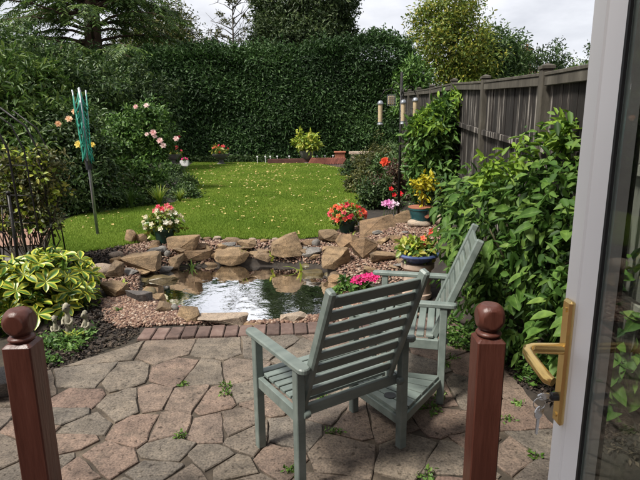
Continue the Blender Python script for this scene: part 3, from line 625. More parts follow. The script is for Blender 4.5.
rock(149, 282, 62, 11, 'wet_stone', 'long dark slab at the waterline beside the slate block', None, dr=.4, seed=19, flat=True)
rock(183, 256, 37, 18, 'sandstone', 'long pale tan slab behind the pond right under the begonia pot', None, dr=.6, tilt=(0, -.12), seed=20, flat=True)
rock(196, 266, 32, 12, 'sandstone', 'dark brown flat slab lying under the long pale tan slab', None, dr=.5, seed=21, flat=True)
rock(175, 272, 22, 13, 'sandstone', 'slanted tan rock leaning at the water edge', None, tilt=(0, -.4), seed=22)
rock(162, 254, 10, 9, 'grey_stone', 'small grey cobble between two tan slabs', None, seed=23); rock(167, 258, 7, 7, 'grey_stone', seed=24, label='round grey cobble below the long pale tan slab', group=None)
for i, (u, v, w_, h_) in enumerate([(186, 241, 10, 5), (198, 241, 8, 5), (207, 241, 9, 5), (217, 240, 9, 5), (232, 243, 19, 7), (252, 241, 8, 4), (264, 243, 9, 5), (275, 241, 7, 4)]):
    rock(u, v, w_, h_, 'pale_stone' if i % 2 else 'sandstone', 'small rounded stone along the front edge of the lawn', 'small stones along the lawn edge', seed=30 + i)
rock(205, 254, 13, 7, seed=40, label='small tan rock just above the dark brown flat slab', group=None); rock(222, 252, 12, 7, seed=41, label='low tan rock on the gravel behind the big rounded brown boulder', group=None); rock(246, 252, 22, 10, seed=42, label='broad flat brown rock between the lawn and the big rounded boulder', group=None); rock(215, 262, 14, 7, seed=43, label='small rock between the dark brown flat slab and big rounded boulder', group=None); rock(257, 262, 16, 8, seed=44, label='flat rock on the bank beside the big angular boulder', group=None)
rock(232, 275, 36, 20, 'sandstone', 'big rounded brown boulder standing at the far water edge', None, seed=45)
rock(263, 268, 22, 11, 'sandstone', seed=46, label='low rock at the water between the two big brown boulders', group=None); rock(287, 264, 34, 24, 'sandstone', 'big angular brown boulder beside the grey stone at the pond', None, tilt=(0, -.2), seed=47)
rock(312, 260, 22, 12, 'grey_stone', 'dark grey weathered stone beside the big angular boulder', None, seed=48); rock(316, 247, 9, 9, 'grey_stone', 'small round grey stone behind the dark grey weathered stone', None, seed=49)
rock(314, 280, 26, 12, 'wet_stone', 'flat greenish wet rock standing out of the water', None, seed=50, on=WATER - .05, flat=True)
rock(302, 305, 24, 12, 'wet_stone', 'green algae-covered rock just under the water surface', None, seed=51, on=WATER - .10, flat=True)
for i, (u, v, w_, h_) in enumerate([(285, 285, 16, 6), (270, 275, 18, 6), (300, 270, 14, 6), (262, 300, 20, 7), (322, 296, 18, 8), (180, 290, 20, 6), (205, 283, 16, 6), (160, 295, 14, 6), (290, 295, 12, 5), (205, 300, 16, 6)]):
    rock(u, v, w_, h_, 'wet_stone', 'dark wet stone lying under the pond water', 'stones under the water', seed=60 + i, on=WATER - .12, flat=True)
rock(329, 244, 22, 17, 'sandstone', 'brown rock on the lawn corner beside the coral flower pot', None, seed=71)
rock(337, 270, 32, 24, 'sandstone', 'big brown boulder at the pond end before the stepped rocks', None, seed=72)
rock(348, 249, 27, 17, 'sandstone', seed=73, label='tan rock directly below the coral flower pot', group=None); rock(366, 259, 28, 25, 'sandstone', 'tall tan wedge-shaped rock in the stepped rockery', None, tilt=(.1, -.35), seed=74)
rock(378, 233, 40, 18, 'sandstone', 'largest flat tan slab between the coral flower pot and the teal pot', None, dr=.6, tilt=(0, -.15), seed=75, flat=True)
rock(405, 223, 22, 16, 'sandstone', 'rounded brown rock in front of the teal glazed pot', None, seed=76)
rock(420, 228, 24, 12, 'pale_stone', 'pale grey stone at the foot of the teal glazed pot', None, seed=77); rock(441, 224, 13, 12, 'pale_stone', 'small pale upright stone beside the teal pot and shrub', None, seed=78)
rock(386, 264, 32, 13, 'sandstone', 'flat tan slab just behind the seat arm', None, dr=.7, seed=79, flat=True); rock(398, 243, 18, 9, seed=80, label='small rock on the gravel behind the blue bowl planter', group=None); rock(384, 245, 14, 9, seed=81, label='small rock between the wedge-shaped rock and the largest flat slab', group=None)
rock(336, 284, 18, 10, 'sandstone', seed=82, label='low rock at the pond end beside the bright pink flowers', group=None); rock(352, 287, 16, 8, 'grey_stone', 'grey cobble beside the bright pink flowers', None, seed=83); rock(372, 275, 18, 10, seed=84, label='small rock on the gravel just behind the bright pink flowers', group=None); rock(402, 258, 16, 10, seed=85, label='small rock on the gravel beside the clay plinth', group=None)
rock(164, 313, 18, 13, 'sandstone', 'small tan rock on the gravel shore beside the patio bricks', None, seed=90); rock(174, 312, 10, 9, 'grey_stone', 'small grey-brown cobble on the gravel shore', None, seed=91)
rock(189, 322, 30, 15, 'sandstone', 'sloping tan slab on the near pond shore', None, dr=.6, rz=-.5, tilt=(0, .2), seed=92, flat=True)
rock(222, 329, 54, 14, 'pale_stone', 'long pale flat slab along the near pond edge by the bricks', None, dr=.45, seed=93, flat=True)
rock(295, 322, 34, 9, 'pale_stone', 'short pale flat slab on the near pond edge behind the seat', None, dr=.5, seed=94, flat=True)
rock(252, 330, 20, 6, 'sandstone', seed=95, flat=True, label='thin flat rock between the shore slab and the bricks', group=None)
rock(5, 268, 28, 13, 'grey_stone', 'pale grey boulder behind the variegated shrub', None, seed=96); rock(45, 262, 14, 8, 'pale_stone', seed=97, label='small pale stone at the foot of the iron arch', group=None)
rq = random.Random(77); npd = len(pond)
for i in range(npd):                          # stones packed along the waterline
    a_, b_ = pond[i], pond[(i + 1) % npd]
    for k in range(max(1, int(np.linalg.norm(b_ - a_) / .24))):
        q = a_ + (b_ - a_) * (k + rq.random() * .8) / max(1, int(np.linalg.norm(b_ - a_) / .24)) + (pond.mean(0) - a_) * .02
        if q[1] < 4.75: continue
        w_ = rq.uniform(.12, .26); h_ = rq.uniform(.08, .15); o = link('rock', rock_mesh(500 + i * 9 + k, w_, w_ * rq.uniform(.6, .9), h_, 'wet_stone' if rq.random() < .4 else 'sandstone', sub=2)); o.location = (q[0], q[1], WATER + rq.uniform(-.02, .03)); o.rotation_euler = (rq.uniform(-.2, .2), rq.uniform(-.2, .2), rq.uniform(0, 6)); tag(o, 'low brown stone packed along the pond waterline', 'rock', 'stones along the waterline')
for i in range(44):
    u, v = (rq.uniform(150, 330), rq.uniform(246, 262)) if i < 26 else (rq.uniform(112, 165), rq.uniform(258, 294)) if i < 34 else (rq.uniform(340, 420), rq.uniform(232, 272)); w_ = rq.uniform(8, 19); rock(u, v, w_, w_ * rq.uniform(.4, .6), 'sandstone' if rq.random() < .75 else 'grey_stone', 'small loose stone lying among the bigger pond rocks', 'small stones among the pond rocks', seed=700 + i, rz=rq.uniform(-1, 1))
# stacked weathered block by the turned post
e = empty('stone_wall', (-1.98, 2.86, -.05), 'low weathered drystone wall end beside the patio and turned red post', 'wall')
for i, (dx, dy, z, w_, d_, h_) in enumerate([(-.35, .1, .09, .8, .42, .2), (-.42, .12, .27, .78, .40, .18), (-.3, .08, .43, .62, .38, .16)]):
    o = link('stone', rock_mesh(300 + i, w_, d_, h_, 'sandstone' if i % 2 else 'grey_stone', flat=True), None, e); o.location = (dx, dy, z)

# gravel
gpts = []
r = np.random.default_rng(21)
def in_px(poly_px, n, jit=0.0):
    poly = np.array([atg(u, v)[:2] for u, v in poly_px]); lo_, hi_ = poly.min(0), poly.max(0); q = lo_ + (hi_ - lo_) * r.random((n, 2)); return q[sdist(poly, q[:, 0], q[:, 1]) > 0]
A = in_px([(100, 300), (130, 296), (160, 303), (190, 316), (225, 324), (320, 316), (345, 294), (420, 300), (420, 325), (310, 324.5), (165, 326), (120, 330), (105, 322)], 26000)
B = in_px([(110, 262), (125, 246), (160, 241), (240, 241), (320, 240), (345, 228), (420, 222), (445, 235), (430, 262), (400, 285), (350, 285), (335, 270), (300, 262), (240, 258), (180, 262), (140, 275), (138, 292), (118, 300), (100, 290)], 30000)
q = np.concatenate([A, B, in_px([(300, 167), (345, 170), (362, 183), (368, 196), (372, 186), (362, 172), (345, 165)], 4000)]); q = q[sdist(pond, q[:, 0], q[:, 1]) < .22]
q = q[~((q[:, 1] < 4.11 + .07 * (q[:, 0] + 1.5)))]
bm = bmesh.new(); bmesh.ops.create_icosphere(bm, subdivisions=1, radius=1); iv = np.array([v.co[:] for v in bm.verts]); ifc = [tuple(v.index for v in f.verts) for f in bm.faces]; bm.free()
n = len(q); sz = (.008 + .010 * r.random((n, 1))) * (.75 + .5 * r.random((n, 3))) * [1.2, 1, .7]; ang = r.random(n) * 6.28
V = iv[None] * sz[:, None]; ca, sa = np.cos(ang)[:, None], np.sin(ang)[:, None]; V = np.stack([V[..., 0] * ca - V[..., 1] * sa, V[..., 0] * sa + V[..., 1] * ca, V[..., 2]], -1)
V = V + np.stack([q[:, 0], q[:, 1], terrain(q[:, 0], q[:, 1]) + .004 + .012 * r.random(n)], 1)[:, None]
me = bpy.data.meshes.new('gravel'); fl = np.array(ifc); loops = (fl.ravel()[None] + (np.arange(n) * 12)[:, None]).ravel().astype(np.int32)
me.vertices.add(n * 12); me.vertices.foreach_set('co', V.astype(np.float32).ravel()); me.loops.add(len(loops)); me.loops.foreach_set('vertex_index', loops); me.polygons.add(n * 20); me.polygons.foreach_set('loop_start', (np.arange(n * 20) * 3).astype(np.int32)); me.update(calc_edges=True)
a = me.attributes.new('rnd', 'FLOAT', 'POINT'); a.data.foreach_set('value', np.repeat(np.clip(r.random(n) * .8 + .2 * r.random(n), 0, 1), 12).astype(np.float32))
tag(link('gravel', me, MT['pebble']), 'reddish brown pea gravel spread between the pond rocks', 'gravel', kind='stuff')

# ================================================================== COMPANION SEAT
W_ = MT['wood_sage']
seat = empty('companion_seat', (.4, 2.65, 0), 'sage grey-green wooden companion seat, two slatted chairs joined by a low corner table', 'seat')
def seat_unit(cx, cy, fwd, back_lean=.19):
    rt = Vector((fwd[1], -fwd[0], 0)).normalized(); fw = Vector((fwd[0], fwd[1], 0)).normalized()
    M0 = Matrix.Translation((cx - .4, cy - 2.65, 0)) @ Matrix((rt, fw, Vector((0, 0, 1)))).transposed().to_4x4()
    hw, hd = .31, .21
    def put(mb, name, mt=W_, smooth=False, angle=None):
        o = mb.build(name, mt, seat, smooth, angle); o.matrix_local = M0; return o
    for sx_ in (-1, 1):
        for sy_ in (-1, 1): put(MB().box((sx_ * hw, sy_ * hd, .312), (.044, .044, .624), b=.004), 'leg')
        # arm: flat board with round ends
        outl = []; L0, L1, wv = -.285, .30, .031
        for k in range(9): a = -math.pi / 2 + math.pi * k / 8; outl.append((wv * math.sin(-a) * -1, L1 - wv + wv * math.cos(a)))
        for k in range(9): a = math.pi / 2 + math.pi * k / 8; outl.append((wv * math.sin(a), L0 + wv + wv * math.cos(a)))
        n_ = len(outl); z0, z1, bv = .624, .652, .006; cxx = sx_ * hw
        sc = lambda k_: [(cxx + x * k_, y if abs(k_ - 1) < 1e-6 else y * (1 - .004 / .3), 0) for x, y in outl]
        inn = sc(.8); full = sc(1)
        vs = [(x, y, z0) for x, y, _ in inn] + [(x, y, z0 + bv) for x, y, _ in full] + [(x, y, z1 - bv) for x, y, _ in full] + [(x, y, z1) for x, y, _ in inn]
        fs = [tuple(range(n_)), tuple(3 * n_ + k for k in range(n_))[::-1]]
        for lv in range(3): fs += [(lv * n_ + k, (lv + 1) * n_ + k, (lv + 1) * n_ + (k + 1) % n_, lv * n_ + (k + 1) % n_) for k in range(n_)]
        put(MB().add(vs, fs), 'arm')
        put(MB().box((sx_ * (hw - .001), 0, .385), (.026, .374, .06), b=.003), 'side_rail')
        lo_ = Vector((sx_ * (hw - .052), -.135, .36)); hi_ = Vector((sx_ * (hw - .052), -.21 - back_lean, 1.03))
        put(MB().bar(lo_, hi_, .036, .05, b=.009, up=(0, 1, 0)), 'back_upright')
        put(MB().tube([(sx_ * (hw - .032), -.155, .405), (sx_ * (hw - .022), -.235, .405)], .001, 4), 'bolt', MT['bolt'])
        put(MB().lathe([(.004, -.02), (.017, -.016), (.02, 0), (.017, .016), (.004, .02)], 14, M=Matrix.Translation((sx_ * (hw - .03), -.225, .40)) @ Matrix.Rotation(R(90), 4, 'Y')), 'barrel_bolt', W_, True, R(40))
    for y_ in (.195, -.17): put(MB().box((0, y_, .386), (.59, .024, .055), b=.003), 'cross_rail')
    ns = 7
    for i in range(ns):
        y_ = .215 - i * .058; put(MB().box((0, y_, .426), (.585 if i else .60, .046, .018), b=.003), 'seat_slat')
    nb_ = 8; d_ = Vector((0, -.21 - back_lean + .135, .67)).normalized()
    lo_ = Vector((0, -.135, .36)); 
    for i in range(nb_):
        t_ = .125 + i * .0755; c = lo_ + d_ * t_
        mb = MB().bar(c - Vector((.238, 0, 0)), c + Vector((.238, 0, 0)), .018, .05 if i < nb_ - 1 else .058, b=.003, up=d_); put(mb, 'back_slat')
    return M0
M1 = seat_unit(.045, 2.388, (-.540, .842))
M2 = seat_unit(.603, 3.165, (-.97, .243))
off = Vector((.4, 2.65, 0))
def leg_pt(M, sx_, sy_): return (M @ Vector((sx_ * .31, sy_ * .21, 0)))
a_, b_, c_, d_ = leg_pt(M1, 1, -1), leg_pt(M2, -1, -1), leg_pt(M2, -1, 1), leg_pt(M1, 1, 1)
zt = .175
cor = [Vector((p.x, p.y, zt)) for p in (a_, b_, c_, d_)]; cen = sum(cor, Vector()) / 4
cor = [c + (cen - c).normalized() * .01 for c in cor]
for i in range(4):
    MB().bar(cor[i] - Vector((0, 0, .03)), cor[(i + 1) % 4] - Vector((0, 0, .03)), .024, .05, b=.003).build('table_rail', W_, seat)
nsl = 6
for i in range(nsl):
    t0, t1 = (i + .06) / nsl, (i + .94) / nsl
    q = [cor[0].lerp(cor[1], t0), cor[0].lerp(cor[1], t1), cor[3].lerp(cor[2], t1), cor[3].lerp(cor[2], t0)]
    vs = [(p.x, p.y, zt - .004) for p in q] + [(p.x, p.y, zt + .014) for p in q]
    MB().add(vs, [(0, 3, 2, 1), (4, 5, 6, 7)] + [(k, (k + 1) % 4, (k + 1) % 4 + 4, k + 4) for k in range(4)]).build('table_slat', W_, seat)
hc = cor[0].lerp(cor[2], .36)
MB().lathe([(.026, .0), (.034, .002), (.034, .006), (.026, .006)], 20, c=(hc.x, hc.y, zt + .0125)).build('parasol_hole', MT['dark_plastic'], seat)

# ================================================================== TURNED POSTS
def newel(x, y, rz, label):
    e = empty('newel_post', (x, y, 0), label, 'post', 'turned red-brown posts at the edge of the step', rz)
    hw = .053; top = .878
    prof = [(hw, 0), (hw, top - .012), (hw - .012, top)]
    mb = MB(); b0 = []
    for h_, z_ in ((hw - .004, 0), (hw, .01), (hw, top - .012), (hw - .012, top)):
        c_ = .005
        b0 += [(h_ - c_, -h_, z_), (h_, -h_ + c_, z_), (h_, h_ - c_, z_), (h_ - c_, h_, z_), (-h_ + c_, h_, z_), (-h_, h_ - c_, z_), (-h_, -h_ + c_, z_), (-h_ + c_, -h_, z_)]
    fs = [tuple(range(8))[::-1], tuple(range(24, 32))]
    for lv in range(3): fs += [(lv * 8 + k, lv * 8 + (k + 1) % 8, lv * 8 + 8 + (k + 1) % 8, lv * 8 + 8 + k) for k in range(8)]
    mb.add(b0, fs); mb.build('shaft', MT['post_red'], e)
    pr = [(.034, -.005), (.038, 0)] + [(.042 + .007 * math.sin(math.pi * k / 6), .004 + .018 * k / 6) for k in range(7)] + [(.03, .026), (.027, .03)]
    MB().lathe(pr, 28, c=(0, 0, top)).build('collar', MT['post_red'], e, True, R(50))
    mb = MB().ball((0, 0, 0), .060, 40, 26); lim = .0485
    def cl(p):
        x_, y_, z_ = p; x_ = max(-lim, min(lim, x_)); y_ = max(-lim, min(lim, y_)); return (x_, y_, max(-.054, min(.051, z_)) + top + .078)
    mb.v = [cl(p) for p in mb.v]; mb.build('finial', MT['post_red'], e, True, R(28))
    return e
p = aty(22, 311, 1.8); newel(p[0] - .015, 1.8, R(3), 'turned red-brown wooden post with ball finial beside the low stone wall')
p = aty(490, 310, 1.8); newel(p[0], 1.8, R(-2), 'turned red-brown wooden post with ball finial beside the open white door')

# ================================================================== HOUSE WALL AND OPEN DOOR
step = MB().box((-.3, .42, .06), (2.0, 1.2, .12), b=.01).build('doorstep', MT['paving']); tag(step, 'broad stone doorstep under the open white door', 'step')
hw_ = empty('house_wall', (0, -.3, 0), 'brick rear house wall holding the garden door', 'wall')
for nm, c, s_ in (('wall_pier', (-3.7, 0, 2.6), (4.8, .25, 5.2)), ('wall_pier', (2.9, 0, 2.6), (4.7, .25, 5.2)), ('lintel_wall', (-.375, 0, 3.8), (1.848, .248, 2.8)), ('threshold', (-.375, 0, .06), (1.848, .25, .12))):
    MB().box(c, s_).build(nm, MT['red_brick'] if nm != 'threshold' else MT['paving'], hw_)
U = MT['upvc']
door = empty('door', (.435, 0, .135), 'open white plastic glazed door with brass lever handle and key', 'door')
Y1, Y0 = .85, .02; TH = .07; ZT = 2.05; SW = .046; BW = .03
# stiles and rails
for nm, c, s_ in (('stile', (TH / 2, Y1 - SW / 2, ZT / 2), (TH, SW, ZT)), ('stile', (TH / 2, Y0 + SW / 2, ZT / 2), (TH, SW, ZT)), ('rail', (TH / 2, (Y0 + Y1) / 2, SW / 2), (TH - .002, Y1 - Y0 - 2 * SW, SW)), ('rail', (TH / 2, (Y0 + Y1) / 2, ZT - SW / 2), (TH - .002, Y1 - Y0 - 2 * SW, SW))):
    MB().box(c, s_, b=.005).build(nm, U, door)
def bead(y_out, y_in, z0, z1):              # sloped glazing bead
    vs = []; 
    for z_ in (z0, z1): vs += [(.002, y_out, z_), (.012, y_in, z_), (.052, y_in, z_), (.068, y_out, z_)]
    return MB().add(vs, [(0, 1, 2, 3), (7, 6, 5, 4), (0, 4, 5, 1), (1, 5, 6, 2), (2, 6, 7, 3), (3, 7, 4, 0)])
bead(Y1 - SW, Y1 - SW - BW, SW, ZT - SW).build('glazing_bead', U, door); bead(Y0 + SW, Y0 + SW + BW, SW, ZT - SW).build('glazing_bead', U, door)
g0, g1 = Y0 + SW + BW, Y1 - SW - BW
for z_ in (SW + .02, ZT - SW - .02): MB().box((.032, (g0 + g1) / 2, z_), (.04, g1 - g0 - .001, .04), b=.003).build('glazing_bead', U, door)
MB().box((.0145, g1 - .003, ZT / 2), (.005, .006, ZT - .2)).build('gasket', MT['gasket'], door); MB().box((.0145, g0 + .003, ZT / 2), (.005, .006, ZT - .2)).build('gasket', MT['gasket'], door)
MB().box((.048, g1 - .003, ZT / 2), (.005, .006, ZT - .2)).build('gasket', MT['gasket'], door)
MB().box((.0185, (g0 + g1) / 2, ZT / 2), (.004, g1 - g0 - .002, ZT - .205)).build('inner_pane', MT['glass'], door)
MB().box((.0445, (g0 + g1) / 2, ZT / 2), (.004, g1 - g0 - .002, ZT - .205)).build('outer_pane', MT['glass'], door)
MB().box((.030, g1 - .0062, ZT / 2), (.018, .011, ZT - .21)).build('glazing_spacer', MT['spacer'], door)
# brass handle
hz = 1.25 - .135
hp = MB().box((-.005, Y1 - .030, hz - .005), (.011, .028, .235), b=.004).build('handle_plate', MT['brass'], door)
for dz in (.095, -.105): MB().lathe([(.0045, 0), (.0045, .002), (.002, .0025)], 10, M=Matrix.Translation((-.0105, Y1 - .030, hz + dz)) @ Matrix.Rotation(R(-90), 4, 'Y')).build('screw', MT['brass'], hp)
MB().tube([(-.009, Y1 - .030, hz + .022), (-.06, Y1 - .030, hz + .024), (-.072, Y1 - .034, hz + .0235), (-.0765, Y1 - .044, hz + .0225), (-.078, Y1 - .065, hz + .02), (-.078, Y1 - .10, hz + .017), (-.076, Y1 - .122, hz + .013), (-.071, Y1 - .13, hz + .012)], [.0105, .0095, .0095, .0095, .0095, .0095, .0095, .0075], 14).build('lever', MT['brass'], hp, True, R(50))
MB().lathe([(.008, 0), (.008, .012), (.006, .014)], 16, M=Matrix.Translation((-.009, Y1 - .030, hz - .07)) @ Matrix.Rotation(R(-90), 4, 'Y')).build('lock_cylinder', MT['dark_plastic'], hp, True, R(40))
# keys: one in the lock, one hanging from the ring
def key_shape(bow, ln, th=.002):
    mb = MB(); n_ = 18
    out = [(bow * math.cos(2 * math.pi * k / n_), bow * .85 * math.sin(2 * math.pi * k / n_)) for k in range(n_)]; hol = [(bow * .55 + bow * .22 * math.cos(2 * math.pi * k / n_), bow * .22 * math.sin(2 * math.pi * k / n_)) for k in range(n_)]
    vs = [(x, y, z) for z in (-th / 2, th / 2) for x, y in out + hol]; m_ = 2 * n_; fs = []
    for k in range(n_):
        k2 = (k + 1) % n_
        fs += [(k, n_ + k, n_ + k2, k2), (m_ + k, m_ + k2, m_ + n_ + k2, m_ + n_ + k), (k, k2, m_ + k2, m_ + k), (n_ + k, m_ + n_ + k, m_ + n_ + k2, n_ + k2)]
    mb.add(vs, fs); x0 = -bow * .9
    pts = [(x0, .0035), (x0 - ln, .0035), (x0 - ln - .003, 0), (x0 - ln, -.003), (x0 - ln * .85, -.0015), (x0 - ln * .75, -.004), (x0 - ln * .6, -.002), (x0 - ln * .5, -.004), (x0 - ln * .35, -.0025), (x0, -.0035)]
    n2 = len(pts); mb.add([(x, y, -th / 2) for x, y in pts] + [(x, y, th / 2) for x, y in pts], [tuple(range(n2)), tuple(range(n2, 2 * n2))[::-1]] + [(k, n2 + k, n2 + (k + 1) % n2, (k + 1) % n2) for k in range(n2)]); return mb
dl = Vector((.435, 0, .135)); lock = dl + Vector((-.022, Y1 - .030, hz - .07))
k1 = empty('door_key', lock, 'silver key sitting in the lock of the open white door', 'key'); o = key_shape(.0125, .03).build('key_blade', MT['steel'], k1); o.rotation_euler = (R(62), 0, R(180)); o.location = (-.013, 0, 0)
rx_, rz_ = lock.x - .0205, lock.z - .009
k2 = empty('spare_key', (rx_, lock.y - .002, rz_), 'silver spare key hanging on a split ring below the lock', 'key')
MB().tube([(.011 * math.cos(2 * math.pi * k / 20), 0, .011 * math.sin(2 * math.pi * k / 20) - .004) for k in range(21)], .0008, 6, False).build('split_ring', MT['steel'], k2, True)
o = key_shape(.0125, .03).build('key_blade', MT['steel'], k2); o.rotation_euler = (R(90), R(-88), R(25)); o.location = (0, -.001, -.021)

# ================================================================== FENCE
fence = empty('fence', (1.9, 6, 0), 'weathered dark grey timber fence of vertical boards with posts', 'fence')
fpos = [(1.743, 4.0, 2.07), (1.888, 5.9, 2.19), (2.028, 7.8, 2.34), (2.138, 9.8, 2.43), (2.26, 11.7, 2.54), (2.38, 13.6, 2.65), (2.47, 15.3, 2.75)]
fpos = [(1.60, 2.1, 1.985), (1.5, .2, 1.87)] + fpos; fpos.sort(key=lambda q: q[1])
fo = Vector((1.9, 6, 0)); rr = random.Random(9)
for i, (x, y, z) in enumerate(fpos):
    q = Vector((x, y, 0)) - fo; gz_ = T(x, y) - .2
    rz = math.atan2(fpos[min(i + 1, len(fpos) - 1)][0] - fpos[max(i - 1, 0)][0], fpos[min(i + 1, len(fpos) - 1)][1] - fpos[max(i - 1, 0)][1])
    pb = MB().box((0, 0, (z + .03 + gz_) / 2), (.085, .085, z + .03 - gz_), b=.008).build('post', MT['fence_post'], fence); pb.location = q; pb.rotation_euler = (0, 0, -rz)
    mbc = MB(); hc_ = .05; zz = z + .031
    mbc.add([(-hc_, -hc_, zz), (hc_, -hc_, zz), (hc_, hc_, zz), (-hc_, hc_, zz), (-hc_, -hc_, zz + .022), (hc_, -hc_, zz + .022), (hc_, hc_, zz + .022), (-hc_, hc_, zz + .022), (0, 0, zz + .045)], [(3, 2, 1, 0), (0, 1, 5, 4), (1, 2, 6, 5), (2, 3, 7, 6), (3, 0, 4, 7), (4, 5, 8), (5, 6, 8), (6, 7, 8), (7, 4, 8)])
    mbc.build('post_cap', MT['fence_post'], pb)
    if i + 1 < len(fpos):
        A_ = Vector((x, y, z)); B_ = Vector(fpos[i + 1]); d_ = (B_ - A_); dh = Vector((d_.x, d_.y, 0)).normalized(); nrm_ = Vector((dh.y, -dh.x, 0))  # away from the garden
        n_ = 14; drop = 1.74
        for k in range(n_):
            t0, t1 = (k + .03) / n_, (k + .97) / n_
            p0 = A_.lerp(B_, .03 + .94 * t0); p1 = A_.lerp(B_, .03 + .94 * t1); p0.z -= .016; p1.z -= .016
            jz = rr.uniform(-.012, .0); o_ = nrm_ * (.012 + (k % 2) * .006 + rr.uniform(0, .005)); th = nrm_ * .014; tw = nrm_ * rr.uniform(-.006, .006)
            vs = [p0 + o_ + Vector((0, 0, jz)), p1 + o_ + tw + Vector((0, 0, jz)), p1 + o_ + tw - Vector((0, 0, drop)), p0 + o_ - Vector((0, 0, drop))]
            vs = vs + [v_ + th for v_ in vs]; c0 = (vs[0] + vs[2]) / 2
            ob = MB().add([v_ - c0 for v_ in vs], [(0, 3, 2, 1), (4, 5, 6, 7), (0, 1, 5, 4), (1, 2, 6, 5), (2, 3, 7, 6), (3, 0, 4, 7)]).build('board', MT['fence_board'], fence); ob.location = c0 - fo
        for dz, hh, ww in ((-.058, .07, .035), (-.56, .06, .035), (-1.25, .06, .035)):
            MB().bar(A_.lerp(B_, .03) - nrm_ * .012 + Vector((0, 0, dz)) - fo, A_.lerp(B_, .97) - nrm_ * .012 + Vector((0, 0, dz)) - fo, ww, hh, b=.004).build('rail', MT['fence_post'] if dz > -.1 else MT['fence_board'], fence)
        MB().bar(A_.lerp(B_, .03) + Vector((0, 0, -.008)) - fo, A_.lerp(B_, .97) + Vector((0, 0, -.008)) - fo, .075, .026, b=.004).build('capping', MT['fence_post'], fence)

# ================================================================== HEDGE AND TREES
def hedge():
    x0, x1, yf, yb = -17.0, 4.4, 24.3, 26.0; zb = .1; zt0 = 5.35
    e = empty('hedge', (-5, yf, .2), 'tall clipped dark laurel hedge along the far end of the lawn', 'hedge')
    r = np.random.default_rng(31); o3 = np.array([-5, yf, .2])
    def bulge(x, z): return .16 * np.sin(1.05 * x + 1.1 * np.sin(1.4 * z)) + .11 * np.sin(2.5 * x + 1.2 * z) + .08 * np.sin(2 * z + .6 * x)
    def topz(x): return zt0 + .02 * (x + 5) + .09 * np.sin(.8 * x) + .08 * np.sin(2.3 * x + 1) + .35 * np.exp(-((x - 2.6) / 1.3) ** 2)
    n = 88000; x = x0 + (x1 - x0) * r.random(n); z = zb + (topz(x) - zb) * r.random(n)
    corner = .55 * np.clip((z - topz(x) + .55) / .55, 0, 1) ** 2 + .8 * np.clip((x - x1 + .8) / .8, 0, 1) ** 2
    y = yf + bulge(x, z) + corner + .36 * r.random(n) ** 1.6 - .1 * r.random(n)
    P = np.stack([x, y, z], 1); Nn = np.array([0, -1, .55]) + .55 * r.normal(size=P.shape); D = np.array([0, -.45, -.1]) + r.normal(size=P.shape) * [1, .4, .9]
    n2 = 24000; x = x0 + (x1 - x0) * r.random(n2); y = yf + (yb - yf) * r.random(n2) ** 1.4; z = topz(x) + .15 * r.normal(size=n2) - .4 * np.clip((yf + .5 - y) / .5, 0, 1) ** 2
    P2 = np.stack([x, y, z], 1); N2 = np.array([0, -.4, 1]) + .6 * r.normal(size=P2.shape); D2 = np.array([0, -.1, .55]) + r.normal(size=P2.shape) * [.8, .6, .5]
    n3 = 8000; y = yf + (yb - yf) * r.random(n3); z = zb + (zt0 - zb) * r.random(n3); x = x1 - .08 + .16 * r.normal(size=n3)
    P3 = np.stack([x, y, z], 1); N3 = np.array([1, 0, .5]) + .5 * r.normal(size=P3.shape); D3 = r.normal(size=P3.shape)
    n4 = 190; xs = x0 + (x1 - x0) * r.random(n4) ** .6; hs = .18 + .5 * r.random(n4); k = 10      # loose shoots on the top
    t = r.random((n4, k)); X4 = (xs[:, None] + .16 * t * r.normal(size=(n4, 1))); Z4 = topz(xs)[:, None] + hs[:, None] * t; Y4 = (yf + .2 + .9 * r.random((n4, 1))) + 0 * t
    P4 = np.stack([X4.ravel(), Y4.ravel(), Z4.ravel()], 1); D4 = np.array([0, 0, .6]) + r.normal(size=P4.shape) * [.9, .7, .3]; N4 = np.array([0, -.7, .7]) + .4 * r.normal(size=P4.shape)
    P = np.concatenate([P, P2, P3, P4]); D = np.concatenate([D, D2, D3, D4]); Nn = np.concatenate([Nn, N2, N3, N4])
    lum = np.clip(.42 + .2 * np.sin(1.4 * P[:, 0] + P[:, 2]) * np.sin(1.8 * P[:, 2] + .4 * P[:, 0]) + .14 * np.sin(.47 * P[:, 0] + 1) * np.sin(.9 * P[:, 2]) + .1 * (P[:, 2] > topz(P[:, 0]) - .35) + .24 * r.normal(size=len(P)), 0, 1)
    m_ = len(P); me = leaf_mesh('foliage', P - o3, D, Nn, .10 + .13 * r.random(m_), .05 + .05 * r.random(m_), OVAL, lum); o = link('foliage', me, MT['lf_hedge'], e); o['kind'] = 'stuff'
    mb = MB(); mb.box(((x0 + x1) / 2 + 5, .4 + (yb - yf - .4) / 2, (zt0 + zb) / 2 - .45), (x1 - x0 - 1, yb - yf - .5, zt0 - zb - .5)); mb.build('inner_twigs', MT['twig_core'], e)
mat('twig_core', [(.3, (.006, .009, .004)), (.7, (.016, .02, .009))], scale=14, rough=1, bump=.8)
hedge()

